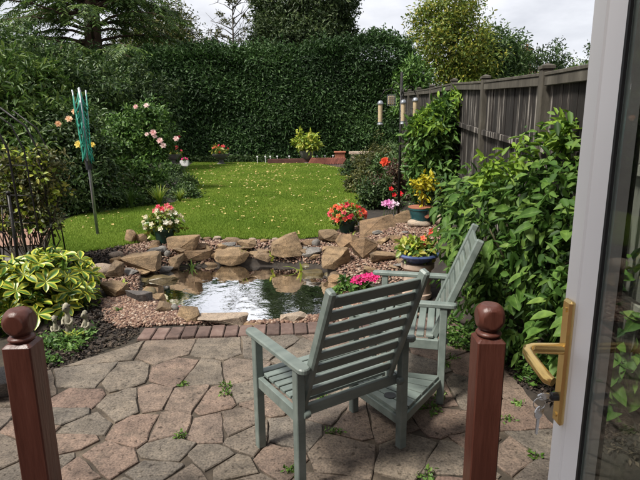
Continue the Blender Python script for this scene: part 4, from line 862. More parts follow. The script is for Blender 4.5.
def tree(name, label, base, height, trunk_r, blobs, n, L, W, material, seed, bark='bark', per=45, clump=.5, shell=.5, limbs=26, group=None, lean=(0, 0), **kw):
    b = Vector(base); e = empty(name, base, label, 'tree', group); rr = random.Random(seed)
    loc = [((c[0] - b.x, c[1] - b.y, c[2] - b.z), rad) for c, rad in blobs]
    mb = MB(); k = 8
    tp = [Vector((lean[0] * (i / k) ** 1.5 + rr.uniform(-.08, .08) * (i > 0), lean[1] * (i / k) ** 1.5 + rr.uniform(-.08, .08) * (i > 0), -.3 + (height + .3) * i / k)) for i in range(k + 1)]
    mb.tube(tp, [trunk_r * (1.25 if i == 0 else 1) * (1 - .85 * i / k) for i in range(k + 1)], 10)
    for i in range(limbs):
        c, rad = loc[i % len(loc)]; d_ = Vector((rr.gauss(0, 1), rr.gauss(0, 1), rr.gauss(0, .6))).normalized()
        tip = Vector((c[0] + d_.x * rad[0] * .85, c[1] + d_.y * rad[1] * .85, c[2] + d_.z * rad[2] * .85))
        zb_ = max(height * .2, min(tip.z - .25 * Vector((tip.x, tip.y)).length, height * .92)); f = (zb_ + .3) / (height + .3) * k; j = min(int(f), k - 1); st_ = tp[j].lerp(tp[j + 1], f - j)
        md = st_.lerp(tip, .5) + Vector((rr.uniform(-.2, .2), rr.uniform(-.2, .2), rr.uniform(0, .25)))
        r0 = trunk_r * .3 * (1 - .5 * zb_ / height); mb.tube([st_, st_.lerp(md, .5), md, md.lerp(tip, .5), tip], [r0, r0 * .75, r0 * .5, r0 * .3, .008], 6)
    mb.build('trunk', MT[bark], e, True)
    foliage('crown', loc, n, L, W, material, e, seed, clump=clump, per=per, shell=shell, **kw)
    return e
ZF = T(0, 26)
# feathery conifer behind the left border
def feather_tree():
    base = (-11.4, 27.0, ZF); e = empty('conifer_tree', base, 'tall feathery green conifer with a thick brown trunk behind the rose border', 'tree')
    rr = random.Random(4); r = np.random.default_rng(4); mb = MB(); H_ = 19
    mb.tube([(0, 0, -.3), (.02, 0, 1.6), (-.05, 0, 5), (.1, 0, 9), (0, 0, 14), (0, 0, H_)], [.58, .5, .43, .34, .2, .03], 12)
    PP, DD, NN = [], [], []
    for i in range(170):
        z0 = 4.6 + (H_ - 5) * rr.random() ** 1.3; a = rr.uniform(0, 6.283); ln = (2.4 + 4.6 * (1 - (z0 / H_) ** 1.6)) * rr.uniform(.6, 1.1); sag = rr.uniform(.25, .6)
        if math.cos(a) > .2 and z0 > 8: ln *= .5
        pts = [Vector((math.cos(a) * ln * t_, math.sin(a) * ln * t_, z0 + .35 * ln * t_ - sag * ln * t_ ** 2.2)) for t_ in (0, .25, .5, .75, 1)]
        mb.tube(pts, [.09, .065, .045, .026, .008], 5)
        # sprays hanging from the branch
        for s_ in range(26):
            t_ = .18 + .82 * rr.random(); j = min(int(t_ * 4), 3); p0 = pts[j].lerp(pts[j + 1], t_ * 4 - j); yaw = a + rr.choice((-1, 1)) * rr.uniform(.2, 1.1); sl = rr.uniform(.55, 1.2); dr = rr.uniform(.2, .9)
            m_ = 22; tt = np.linspace(.05, 1, m_); q = np.array(p0)[None] + np.stack([np.cos(yaw) * sl * tt, np.sin(yaw) * sl * tt, -dr * sl * tt ** 1.6], 1)
            ax = norm(np.array([[math.cos(yaw), math.sin(yaw), -dr]])); sd_ = norm(np.cross(ax, [[0, 0, 1.0]])); sg = np.where(np.arange(m_) % 2, 1, -1)[:, None]
            PP.append(q); DD.append(ax * .7 + sd_ * sg + .15 * r.normal(size=(m_, 3)) - [0, 0, .15]); NN.append(np.tile(np.cross(sd_, ax), (m_, 1)) + .25 * r.normal(size=(m_, 3)) + [0, -.2, .3])
    mb.build('trunk', MT['bark'], e, True)
    P, D, Nn = map(np.concatenate, (PP, DD, NN)); n = len(P)
    o = link('crown', leaf_mesh('crown', P, D, Nn, .16 + .14 * r.random(n), .045 + .032 * r.random(n), DIAM), MT['lf_fern'], e); o['kind'] = 'stuff'
feather_tree()
tree('ash_tree', 'dark brownish-green tree between the feathery conifer and the bare twigs', (-10.04, 37.26, ZF), 9.51, 0.41, [((-9.72, 37.26, 6.43), (2.27, 2.27, 2.92)), ((-8.42, 37.26, 4.48), (1.46, 1.94, 2.27)), ((-11.02, 38.07, 8.05), (2.43, 2.43, 2.43)), ((-12.31, 38.07, 6.43), (2.92, 2.43, 3.24))], 26000, 0.23, 0.1, 'lf_olive', 41, clump=0.73)
tree('bay_tree', 'dense dark domed evergreen standing behind the middle of the hedge', (-1.22, 34.02, ZF), 14.37, 0.49, [((-1.54, 33.21, 5.94), (2.83, 2.59, 3.24)), ((-0.81, 34.99, 9.67), (3.24, 2.92, 4.86)), ((-0.32, 34.67, 6.43), (2.83, 2.59, 3.89))], 70000, 0.24, 0.1, 'lf_bay', 42, clump=0.58, shell=.78, rough=.08, per=50, up=.9)
tree('hornbeam_tree', 'airy yellow-green tree standing behind the fence and hedge corner', (8.1, 31.59, ZF), 10.32, 0.32, [((7.94, 31.59, 6.59), (2.11, 2.11, 2.75)), ((6.64, 31.27, 7.4), (1.3, 1.46, 1.78)), ((9.07, 31.75, 5.94), (1.78, 1.78, 1.94)), ((7.94, 31.75, 9.02), (1.62, 1.62, 1.94)), ((8.26, 31.43, 4.32), (2.27, 1.78, 1.78))], 17000, 0.21, 0.1, 'lf_yellowgreen', 43, clump=0.68, shell=.45, bark='bark_grey', rough=.35)
tree('leaning_tree', 'loose mid-green tree with drooping sprays beside the yellow-green tree', (11.99, 34.02, ZF), 6.0, 0.26, [((11.1, 34.02, 6.4), (2.0, 1.9, 1.6)), ((12.1, 34.02, 5.6), (1.3, 1.5, 1.3)), ((10.5, 34.02, 4.5), (2.0, 1.9, 1.6))], 13000, 0.28, 0.1, 'lf_mid', 44, clump=0.65, shell=.4, rough=.4, droop=.5)
for i, (x, y, blobs, n, mt_, lab) in enumerate([
    (20.41, 50.22, [((20.74, 50.22, 5.94), (3.56, 2.92, 3.56)), ((23, 50.22, 4.81), (3.08, 2.59, 2.75)), ((19.44, 50.22, 4.16), (2.59, 2.27, 2.27))], 18000, 'lf_dark', 'round dark green tree behind the tiled roof'),
    (25.92, 46.98, [((24.62, 46.98, 5.29), (2.92, 2.43, 2.11)), ((22.03, 45.36, 4.16), (2.27, 2.11, 1.62)), ((27.22, 46.98, 4.81), (2.59, 2.27, 2.27))], 15000, 'lf_fern', 'light green spreading tree beyond the fence'),
    (31.59, 53.46, [((30.78, 53.46, 8.37), (3.4, 2.92, 3.89)), ((33.21, 53.46, 6.11), (3.89, 3.24, 4.21))], 14000, 'lf_dark', 'dark tall tree beyond the fence beside the white door'),
    (16.52, 43.74, [((16.52, 43.74, 3.68), (2.11, 1.94, 1.94)), ((15.23, 43.74, 3.19), (1.94, 1.78, 1.78))], 9000, 'lf_olive', 'low bronze-tinted tree in front of the tiled roof')]):
    tree('distant_tree', lab, (x, y, ZF), [5.5, 4.5, 8, 3.2][i], .3, blobs, n, .3, .15, mt_, 50 + i, clump=0.81, shell=.5, limbs=14, group='trees beyond the fence', rough=.3)
for i, (x, z, n) in enumerate([(-26, 5.4, 9000), (-20, 4.5, 9000), (39, 4.2, 8000), (47, 5.4, 8000), (8, 3.2, 6000), (-5.2, 3.2, 5000)]):
    tree('background_tree', ['dark tree far beyond the left border', 'mid-green tree far beyond the conifer', 'distant tree past the door', 'distant spreading tree past the door', 'low tree hidden behind the hedge corner', 'low tree hidden behind the hedge'][i], (x, 58, ZF), z, .3, [((x, 58, z), (4.2, 3, z * .45)), ((x + 2.3, 58, z * .75), (3.2, 3, z * .4))], n, .45, .22, 'lf_mid' if i % 2 else 'lf_dark', 80 + i, clump=1.13, limbs=10)
# bare twiggy tree
e = empty('bare_tree', (-6.0, 38, ZF), 'thin bare-branched tree against the sky beside the dark evergreen', 'tree'); rr = random.Random(12); mb = MB(); mb.tube([(0, 0, -.3), (.08, 0, 3.5), (-.08, 0, 7), (0, 0, 11)], [.16, .13, .08, .015], 7); tips = []
for i in range(46):
    z0 = rr.uniform(4, 10.6); a = rr.uniform(0, 6.28); ln = rr.uniform(1, 2.4); p0 = Vector((0, 0, z0)); p2 = p0 + Vector((math.cos(a) * ln, math.sin(a) * ln, ln * rr.uniform(.1, .8))); p1 = p0.lerp(p2, .5) + Vector((rr.uniform(-.1, .1), 0, .12)); mb.tube([p0, p1, p2], [.04, .027, .009], 4); tips.append(p2)
    for k in range(4):
        q = p1.lerp(p2, rr.random()); q2 = q + Vector((rr.uniform(-.8, .8), rr.uniform(-.8, .8), rr.uniform(-.1, .8))); mb.tube([q, q2], [.016, .007], 4); tips.append(q2)
mb.build('trunk', MT['bark_grey'], e, True)
foliage('crown', [(tuple(q), (.15, .15, .15)) for q in tips[::3]], 700, .16, .08, 'lf_olive', e, 13, clump=.12, per=8)

# distant house
h = empty('house', (21.4, 58, ZF), 'house with brown tiled roof and brick chimney beyond the fence', 'house')
MB().box((0, 0, 2.3), (8.0, 8, 5.0)).build('wall', MT['render_wall'], h)
rf = MB(); rf.add([(-4.6, -4.6, 4.8), (4.6, -4.6, 4.8), (4.6, 4.6, 4.8), (-4.6, 4.6, 4.8), (-1.4, 0, 8.7), (1.4, 0, 8.7)], [(0, 1, 5, 4), (1, 2, 5), (2, 3, 4, 5), (3, 0, 4), (0, 3, 2, 1)]); ro = rf.build('roof', MT['roof_tile'], h)
for k in range(14):                          # tile courses
    f = k / 14; z_ = 4.8 + 3.9 * f; y_ = -4.6 * (1 - f); x_ = 4.6 - 3.2 * f; MB().box((0, y_ + .05, z_ + .06), (2 * x_ - .1, .2, .06)).build('tile_course', MT['roof_tile'], ro)
ch = MB().box((1.4, -.3, 8.7), (.9, .9, 2.6)).build('chimney', MT['red_brick'], h); MB().lathe([(.18, 0), (.15, .5)], 10, c=(1.4, -.3, 10.001)).build('chimney_pot', MT['terracotta'], ch)
for s_ in (-2.2, 0.2, 2.4):
    wn = MB().box((s_, -4.02, 3.2), (1.3, .06, 1.2)).build('window', MT['white_paint'], h); MB().box((s_, -4.06, 3.2), (1.1, .03, 1.0)).build('pane', MT['dark_plastic'], wn)

# ================================================================== SHRUBS AND BORDERS
def B(u, v, Y, rx, ry, rz): p = aty(u, v, Y); return ((p[0], p[1], p[2]), (rx, ry, rz))
# pale shrub beyond hedge end
shrub('ash_sapling', 'pale bright-green leafy sapling between the hedge end and fence', 'sapling', (3.61, 23.57, T(3.61, 23.57)), [B(412, 98, 22.93, 0.85, 0.62, 1.24), B(416, 75, 22.93, 0.62, 0.62, 0.77)], 3600, 0.189, 0.079, 'lf_shrub', seed=61, clump=.25)
# laurel by the fence with bright shoots
p = aty(437, 195, 7.5); lb = [B(441, 162, 7.5, .42, .38, .52), B(450, 126, 7.5, .32, .3, .42), B(429, 137, 7.4, .24, .3, .34), B(454, 185, 7.3, .36, .35, .4), B(428, 178, 7.4, .22, .3, .4)]
e = shrub('laurel_bush', 'rounded laurel bush with bright lime shoots standing against the fence', 'bush', (p[0], 7.5, T(p[0], 7.5)), lb, 9500, .12, .05, 'lf_shrub', seed=62, clump=.16, shell=.66, rough=.12, keep=lambda P, x0=p[0]: P[:, 0] + x0 < 1.93)
b0 = Vector(e.location); foliage('young_shoots', [((c[0] - b0.x, c[1] - b0.y - .08, c[2] - b0.z), rad) for c, rad in (B(456, 96, 7.5, .07, .1, .13), B(442, 106, 7.45, .12, .1, .08), B(428, 115, 7.35, .1, .1, .08), B(419, 126, 7.3, .08, .08, .09), B(458, 108, 7.4, .1, .1, .08), B(434, 122, 7.1, .1, .08, .08))], 460, .105, .042, 'lf_shoot', e, 63, clump=.1, per=16)

# tall left border
LG = 'shrubs in the left border'
shrub('tall_shrub', 'tall dark leafy shrub at the very back of the border below the conifer', 'shrub', (-8.55, 16.71, T(-8.55, 16.71)), [B(60, 95, 16.71, 1.74, 1.34, 1.34), B(20, 85, 16.71, 2, 1.34, 1.74), B(95, 90, 17.42, 1.22, 1.09, 0.95), B(70, 140, 16.02, 1.84, 1.18, 1.31), B(-40, 90, 15.57, 2.08, 1.3, 2.08)], 24000, 0.160, 0.067, 'lf_mid', LG, 71, clump=.28)
shrub('arching_shrub', 'loose arching shrub with long pale leaves beside the iron arch', 'shrub', (-5.92, 10.27, T(-5.92, 10.27)), [B(25, 105, 10.27, 1, 0.78, 0.84), B(0, 130, 9.95, 0.99, 0.77, 0.99), B(45, 135, 9.95, 0.77, 0.66, 0.77), B(10, 82, 10.6, 0.68, 0.56, 0.56), B(40, 170, 9.32, 0.87, 0.65, 0.65)], 13000, 0.167, 0.047, 'lf_fern', LG, 72, clump=.24, rough=.35)
shrub('dark_shrub', 'dense dark shrub beside the hedge behind the pale pink roses', 'shrub', (-7.01, 19.46, T(-7.01, 19.46)), [B(125, 100, 19.19, 1.42, 1.14, 1.35), B(150, 120, 19.46, 1.14, 1, 1.29), B(110, 135, 18.41, 1.39, 1.12, 1.39), B(155, 92, 20, 0.87, 0.87, 0.72), B(80, 125, 17.91, 1.38, 1.1, 1.24)], 20000, 0.143, 0.064, 'lf_dark', LG, 73, clump=.24)
shrub('peach_rose_bush', 'dark-leaved rose bush with peach and yellow blooms behind the rotary airer', 'rose bush', (-4.62, 9.79, T(-4.62, 9.79)), [B(75, 150, 9.63, 0.6, 0.49, 0.66), B(60, 130, 9.79, 0.44, 0.44, 0.44), B(90, 165, 9.48, 0.54, 0.49, 0.49), B(65, 185, 9.02, 0.64, 0.43, 0.38)], 9000, 0.083, 0.042, 'lf_dark', LG, 74, clump=.2)
rb = bpy.data.objects['peach_rose_bush']; b0 = Vector(rb.location)
rr = random.Random(2)
for mk, lst, sc in (('pt_peach', [(58, 124), (69, 119.5), (75, 112)], .14), ('pt_yellow', [(79, 145), (92, 145)], .12)): copies(ROSE[mk], 'bloom', None, rb, [Vector(aty(u, v, 8.87)) - b0 for u, v in lst], sc, rr, .35, (.2, -1, .5))
shrub('pink_rose_bush', 'sprawling rose bush with pale pink blooms at the curve of the lawn', 'rose bush', (-4.5, 12.72, T(-4.5, 12.72)), [B(145, 125, 12.54, 0.66, 0.48, 0.45), B(130, 145, 12.35, 0.59, 0.48, 0.48), B(155, 140, 12.72, 0.48, 0.48, 0.42), B(120, 130, 12.72, 0.42, 0.48, 0.48), B(148, 108, 12.54, 0.3, 0.3, 0.24), B(140, 170, 11.99, 0.65, 0.47, 0.41)], 6500, 0.102, 0.054, 'lf_shrub', LG, 75, clump=.2, rough=.35)
rb = bpy.data.objects['pink_rose_bush']; b0 = Vector(rb.location)
copies(ROSE['pt_pale'], 'bloom', None, rb, [Vector(aty(u, v, 11.63)) - b0 for u, v in [(136, 107), (146.5, 106), (147, 134.5), (155, 137), (163, 146), (153, 133), (176, 139), (160, 141)]], .125, rr, .35, (.2, -1, .5))
def strap_clump(u, v, n, ln, w, material, label, spread=.6, seed=1, name='strap_leaf_plant', cat='plant', group=None):
    p = atg(u, v); p[2] = T(p[0], p[1]); e = empty(name, tuple(p), label, cat, group); r = np.random.default_rng(seed); segs = 5; PP, DD, NN = [], [], []; mb_v = []; mb_f = []; rv = []
    for i in range(n):
        a = r.random() * 6.28; s_ = spread * (.2 + .8 * r.random()); L_ = ln * (.6 + .5 * r.random()); b = len(mb_v); side = np.array([-math.sin(a), math.cos(a), 0]); tone_ = r.random()
        for k in range(segs + 1):
            t_ = k / segs; c = np.array([math.cos(a) * s_ * L_ * t_ ** 1.6, math.sin(a) * s_ * L_ * t_ ** 1.6, L_ * (t_ - .45 * s_ * t_ ** 2.4)]) + np.array([r.normal() * 0, 0, 0]); ww = w * (1 - t_ ** 2.5) * .5 + .001
            mb_v += [tuple(c - side * ww), tuple(c + side * ww)]; rv += [tone_, tone_]
            if k: mb_f.append((b + 2 * k - 2, b + 2 * k - 1, b + 2 * k + 1, b + 2 * k))
    mb = MB(); mb.v = mb_v; mb.f = mb_f; me = mb.mesh('leaves', True); at = me.attributes.new('rnd', 'FLOAT', 'POINT'); at.data.foreach_set('value', np.array(rv, np.float32)); o = link('leaves', me, MT[material], e); o['kind'] = 'stuff'; return e
strap_clump(160, 207, 60, .5, .03, 'lf_blade', 'clump of yellow-green strappy leaves at the lawn edge below the pink roses', .7, 3)
strap_clump(180, 203, 40, .36, .03, 'lf_blade', 'smaller strappy-leaved clump at the point of the border', .8, 4)
strap_clump(132, 210, 50, .5, .02, 'lf_fern', 'upright grassy clump among the dark border plants', .5, 5)
EDGE = [(75, 216, .3, 'lf_mid', 'low leafy plant just behind the airer pole'), (100, 212, .3, 'lf_mid', 'low green cushion plant beside the airer pole'), (122, 209, .24, 'lf_shrub', 'bright green mat-forming plant along the lawn border'), (148, 205, .18, 'lf_fern', 'leafy green mat plant below the strappy clump'), (185, 200, .2, 'lf_mid', 'low green plant at the tip of the border bed'), (115, 192, .42, 'lf_olive', 'olive-leaved bush in the middle of the border'), (90, 196, .42, 'lf_mid', 'rounded green bush well behind the airer pole'), (188, 187, .15, 'lf_fern', 'fresh green tuft beside the lawn curve'), (168, 180, .26, 'lf_mid', 'mid-green bush at the back of the border point'), (60, 205, .5, 'lf_mid', 'green bush behind the iron arch rods')]
for i, (u, v, rad, mt_, lab) in enumerate(EDGE):
    p = atg(u, v); z = T(p[0], p[1]); rad *= max(1, 1 + .06 * (p[1] - 8)); shrub('border_plant', lab, 'plant', (p[0], p[1] + rad * .5, z), [((p[0], p[1] + rad * .6, z + rad * .55), (rad * 1.2, rad, rad * .75))], int(2600 * (rad / .35)), .065, .032, mt_, 'low plants along the lawn border', 100 + i, nst=5, clump=.13, shell=.4, rough=.35)
for i, (u, v, Y) in enumerate([(104, 184, 10.27)]):   # little wooden bird table roof among plants
    p = aty(u, v, Y); e = empty('wooden_box', (p[0], p[1], p[2] - .3), 'small pale wooden nesting house half hidden among the border plants', 'bird house')
    MB().box((0, 0, .26), (.22, .18, .18), b=.005).build('box', MT['clay'], e); MB().add([(-.16, -.13, .35), (.16, -.13, .35), (.16, .13, .35), (-.16, .13, .35), (-.16, 0, .43), (.16, 0, .43)], [(0, 1, 5, 4), (2, 3, 4, 5), (1, 2, 5), (3, 0, 4), (0, 3, 2, 1)]).build('roof', MT['terracotta'], e); MB().box((0, 0, -.1), (.05, .05, .54)).build('leg', MT['bark'], e)

# right-hand border under the feeder
RB = [(375, 172, .45, 'lf_olive', 'bushy olive-green plant below the hedge end'), (388, 188, .42, 'lf_mid', 'leafy rose bush at the foot of the feeder pole'), (404, 196, .42, 'lf_bronze', 'bronze-leaved plant behind the teal pot'), (378, 205, .3, 'lf_dark', 'dark leafy plant beside the largest flat tan slab'), (362, 190, .28, 'lf_olive', 'small tawny bush on the lawn curve'), (446, 200, .42, 'lf_bronze', 'purple-bronze leaved plant between the laurel bush and teal pot'), (408, 178, .4, 'lf_mid', 'green bush under the laurel'), (392, 168, .4, 'lf_mid', 'green bush behind the feeder pole'), (352, 172, .22, 'lf_dark', 'tiny dark plant beside the stone bench'), (455, 214, .3, 'lf_dark', 'dark plant below the laurel bush by the fence')]
for i, (u, v, rad, mt_, lab) in enumerate(RB):
    p = atg(u, v + 5); z = T(p[0], p[1]); rad *= max(1, 1 + .05 * (p[1] - 8)); shrub('border_plant', lab, 'plant', (p[0], p[1] + rad * .5, z), [((p[0], p[1] + rad * .6, z + rad * .7), (rad * 1.05, rad, rad * .95))], int(2600 * (rad / .35)), .07, .035, mt_, 'low plants in the right border', 130 + i, nst=6, clump=.14, shell=.35, rough=.4)
def flower_sprig(label, Y, pts, meshname, sc, name='flower', table=None):
    p0 = Vector(aty(*pts[0], Y)); g_ = T(p0.x, p0.y); e = empty(name, (p0.x, p0.y + .05, g_), label, 'flower'); tops = [Vector(aty(u, v, Y)) - e.location for u, v in pts]
    stems_to(e, (0, 0, -.02), tops, .006, .003, 'stem_green', bend=.05); copies((table or BL)[meshname], 'bloom', None, e, tops, sc, rr, .3, (0, -1, .6)); return e
flower_sprig('single coral-red rose bloom in the bed below the bird feeders', 9.95, [(385.5, 162), (384, 163)], 'pt_coral', .16, 'rose', ROSE)
flower_sprig('dark red blooms among the bushes below the feeder pole', 8.72, [(394, 195), (391, 189), (400, 194)], 'pt_red', .1)
flower_sprig('low lilac-pink flowers beside the largest flat tan slab', 7.58, [(384, 204), (388, 203), (392, 203), (397, 204), (391, 206)], 'pt_lilac', .10)
flower_sprig('small pink flowers beside the hedge behind the roses', 19.19, [(176, 140), (179, 137), (173, 138)], 'pt_pink', .12)

# ------------------------------------------------ big shrub by the door: large drooping leaves
def big_leaf_mesh(edge=False, wid=.27, curl=.22, pts=5, name='leaf'):
    vs = []; fs = []; ed = []; prof = [.08, .38, .78, 1.0, .78, .0] if edge else [0, .62, .98, .92, .6, .0]
    n_ = len(prof)
    for i, w_ in enumerate(prof):
        t_ = i / (n_ - 1); z_ = -curl * t_ ** 2; ww = wid * w_
        vs += [(t_, -ww, z_ + .10 * w_), (t_, -ww * .5, z_ + .03 * w_), (t_, 0, z_), (t_, ww * .5, z_ + .03 * w_), (t_, ww, z_ + .10 * w_)]; e_ = .0 if w_ == 0 else 0
        ed += [1, .35, 0, .35, 1] if w_ > 0 else [.6] * 5
        if i:
            b = (i - 1) * 5; fs += [(b + k, b + 5 + k, b + 6 + k, b + 1 + k) for k in range(4)]
    mb = MB(); mb.v = vs; mb.f = fs; me = mb.mesh(name, True)
    at = me.attributes.new('edge', 'FLOAT', 'POINT'); at.data.foreach_set('value', np.array(ed, np.float32)); return me
BIG = [big_leaf_mesh(False, w_, c_) for w_, c_ in ((.27, .2), (.24, .32), (.30, .12))]
for m_ in BIG: m_.materials.append(MT['lf_big'])
def orient(o, d, n_):
    d = Vector(d).normalized(); n_ = Vector(n_); y_ = n_.cross(d).normalized(); z_ = d.cross(y_); return Matrix((d, y_, z_)).transposed().to_4x4()
sb = empty('dogwood_shrub', (1.55, 3.75, T(1.55, 3.75)), 'large shrub with big drooping green leaves between the seat and the open door', 'shrub')
b0 = Vector(sb.location)
blobs = [((1.50, 3.75, .78), (.50, .55, .60)), ((1.72, 3.5, 1.10), (.42, .5, .58)), ((1.48, 3.35, .5), (.36, .42, .5)), ((1.75, 3.1, .75), (.45, .5, .75)), ((1.48, 4.4, .85), (.42, .45, .45)), ((1.65, 2.75, .45), (.33, .4, .5))]
loc = [((c[0] - b0.x, c[1] - b0.y, c[2] - b0.z), rad) for c, rad in blobs]
foliage('foliage', loc, 8000, .085, .042, 'lf_big_mass', sb, 81, clump=.14, per=16, shell=.62, droop=.7, up=.8)
rr = random.Random(15); stems_to(sb, (0, 0, -.03), [(c[0] + rad[0] * rr.uniform(-.6, .6), c[1] + rad[1] * rr.uniform(-.6, .6), c[2] + rad[2] * rr.uniform(.2, .8)) for c, rad in loc * 4], .013, .004, seed=15)
cnt = 0; tries = 0; keep_ = []
camv = Vector((0, 0, CAM_H)) - b0
while cnt < 300 and tries < 6000:
    tries += 1; c, rad = rr.choice(loc); d = Vector((rr.gauss(0, 1), rr.gauss(0, 1), rr.gauss(0, 1))).normalized(); p = Vector((c[0] + d.x * rad[0] * 1.04, c[1] + d.y * rad[1] * 1.04, c[2] + d.z * rad[2] * 1.04))
    if d.dot((camv - p).normalized()) < -.05 or p.z < .12: continue
    if any(sum(((p[k] - c2[k]) / r2[k]) ** 2 for k in range(3)) < .92 for c2, r2 in loc): continue
    if any((p - q).length < .045 for q in keep_): continue
    keep_.append(p); a = rr.uniform(0, 6.28); tn = Vector((math.cos(a), math.sin(a), 0))
    dir_ = Vector((d.x, d.y, d.z * .4)) * .75 + tn * .55 + Vector((0, 0, -.55 + .5 * max(0, d.z))); nn = Vector((d.x * .6, d.y * .6, .75)) + Vector((rr.gauss(0, .25), rr.gauss(0, .25), rr.gauss(0, .2)))
    o = link('leaf', BIG[cnt % 3], None, sb); s_ = rr.uniform(.075, .155) * (1 if p.z < 1.0 else .85); o.matrix_local = Matrix.Translation(p) @ orient(o, dir_, nn) @ Matrix.Diagonal((s_, s_, s_, 1)); cnt += 1
b_ = b0; foliage('young_shoots', [((p_[0] - b_.x, p_[1] - b_.y, p_[2] - b_.z), (.08, .08, .09)) for p_ in (aty(565, 128, 3.4), aty(560, 137, 3.45), aty(573, 140, 3.3), aty(485, 172, 3.7), aty(492, 167, 3.7), aty(520, 158, 3.5))], 110, .08, .034, 'lf_shoot', sb, 82, clump=.07, per=12)

# ------------------------------------------------ variegated shrub, rosettes of long leaves
VAR = [big_leaf_mesh(True, w_, c_) for w_, c_ in ((.22, .22), (.19, .38), (.24, .12))]
for m_ in VAR: m_.materials.append(MT['lf_var'])
pv = atg(45, 322); vb = empty('variegated_shrub', (pv[0], pv[1] + .35, T(pv[0], pv[1] + .35)), 'low yellow and green variegated shrub growing around three meerkat figures', 'shrub'); b0 = Vector(vb.location)
vbl = [B(32, 286, 4.5, .36, .28, .26), B(58, 273, 4.85, .32, .28, .22), B(8, 300, 4.35, .3, .28, .26), B(66, 296, 4.6, .25, .22, .2), B(22, 322, 4.25, .27, .2, .2), B(-25, 290, 4.35, .4, .28, .3)]
loc = [((c[0] - b0.x, c[1] - b0.y, c[2] - b0.z), rad) for c, rad in vbl]
foliage('foliage', loc, 3800, .085, .032, 'lf_var_mass', vb, 91, clump=.1, per=14, shell=.3, droop=.1, up=1.0)
rr = random.Random(16); tops = []
tries = 0
while len(tops) < 44 and tries < 4000:
    tries += 1; c, rad = rr.choice(loc); d = Vector((rr.gauss(0, 1), rr.gauss(0, 1) - .4, rr.gauss(0, 1) + .5)).normalized(); p = Vector((c[0] + d.x * rad[0], c[1] + d.y * rad[1], c[2] + d.z * rad[2]))
    if p.z < .08 or any(sum(((p[k] - c2[k]) / r2[k]) ** 2 for k in range(3)) < .85 for c2, r2 in loc) or any((p - q).length < .12 for q, _ in tops): continue
    tops.append((p, d))
stems_to(vb, (0, 0, -.03), [p for p, _ in tops], .008, .004, seed=17)
nl = 0
for p, d in tops:
    ax = (d + Vector((0, -.25, .9))).normalized(); a1 = ax.cross(Vector((1, 0, 0))).normalized(); a2 = ax.cross(a1); k = rr.randint(6, 8); ph = rr.random() * 6
    for i in range(k):
        if nl >= 300: break
        t_ = ph + 6.283 * i / k; out = a1 * math.cos(t_) + a2 * math.sin(t_); dir_ = out + ax * rr.uniform(.1, .55); s_ = rr.uniform(.105, .165)
        o = link('leaf', VAR[nl % 3], None, vb); o.matrix_local = Matrix.Translation(p) @ orient(o, dir_, ax - out * .3) @ Matrix.Diagonal((s_, s_, s_, 1)); nl += 1
# ground cover in front of the figures
def ground_cover(label, px, n, L, W, mt_, seed, hgt=.05, name='ground_cover'):
    r = np.random.default_rng(seed); poly = np.array([atg(u, v)[:2] for u, v in px]); lo_, hi_ = poly.min(0), poly.max(0); q = lo_ + (hi_ - lo_) * r.random((n, 2)); s_ = np.sin(q[:, 0] * 9 + 3 * np.sin(q[:, 1] * 7)) * np.sin(q[:, 1] * 8 + 1); q = q[(sdist(poly, q[:, 0], q[:, 1]) > 0) & (s_ > -.35)]
    P = np.stack([q[:, 0], q[:, 1], terrain(q[:, 0], q[:, 1]) + hgt * r.random(len(q))], 1); me = leaf_mesh(name, P, r.normal(size=P.shape) * [1, 1, .3] + [0, 0, .25], np.array([0, -.2, 1]) + .5 * r.normal(size=P.shape), L * (.6 + .8 * r.random(len(P))), W * (.6 + .8 * r.random(len(P)))); tag(link(name, me, MT[mt_]), label, 'ground cover', kind='stuff')
ground_cover('small-leaved green ground cover around the meerkat figures', [(20, 352), (48, 336), (98, 330), (92, 345), (60, 366), (30, 370)], 2200, .035, .022, 'lf_shrub', 5, .07)
ground_cover('dark ground cover below the large drooping-leaf shrub', [(440, 350), (450, 320), (480, 330), (520, 350), (560, 390), (545, 400), (500, 372)], 5000, .04, .026, 'lf_shrub', 6, .12)
ground_cover('dark leafy ground cover along the far hedge', [(190, 163.5), (200, 160.5), (270, 160.5), (275, 163.5)], 9000, .11, .05, 'lf_dark', 8, .35)
ground_cover('dark ground cover under the left border shrubs', [(55, 225), (80, 216), (120, 210), (172, 204), (192, 196), (180, 178), (140, 185), (60, 195), (30, 215)], 14000, .06, .03, 'lf_dark', 9, .2)
ground_cover('dark ground cover under the right border', [(350, 172), (372, 190), (372, 208), (398, 212), (450, 222), (462, 200), (420, 180), (365, 165)], 9000, .06, .03, 'lf_dark', 10, .2)
def mulch(label, px, n, seed):
    r = np.random.default_rng(seed); poly = np.array([atg(u, v)[:2] for u, v in px]); lo_, hi_ = poly.min(0), poly.max(0); q = lo_ + (hi_ - lo_) * r.random((n, 2)); q = q[sdist(poly, q[:, 0], q[:, 1]) > 0]
    P = np.stack([q[:, 0], q[:, 1], terrain(q[:, 0], q[:, 1]) + .004 + .02 * r.random(len(q))], 1); me = leaf_mesh('bark_mulch', P, r.normal(size=P.shape) * [1, 1, .35], np.array([0, 0, 1]) + .5 * r.normal(size=P.shape), .02 + .03 * r.random(len(P)), .012 + .014 * r.random(len(P)), DIAM); tag(link('bark_mulch', me, MT['lf_mulch']), label, 'mulch', kind='stuff')
mulch('dark bark mulch on the bed between figures and patio', [(20, 372), (15, 340), (60, 322), (100, 300), (112, 325), (140, 328), (132, 340), (102, 352), (60, 372)], 5200, 71)
mulch('dark bark mulch between the patio and the drooping-leaf shrub', [(470, 345), (520, 350), (575, 372), (640, 430), (640, 470), (590, 450), (545, 400), (500, 375)], 6000, 73)
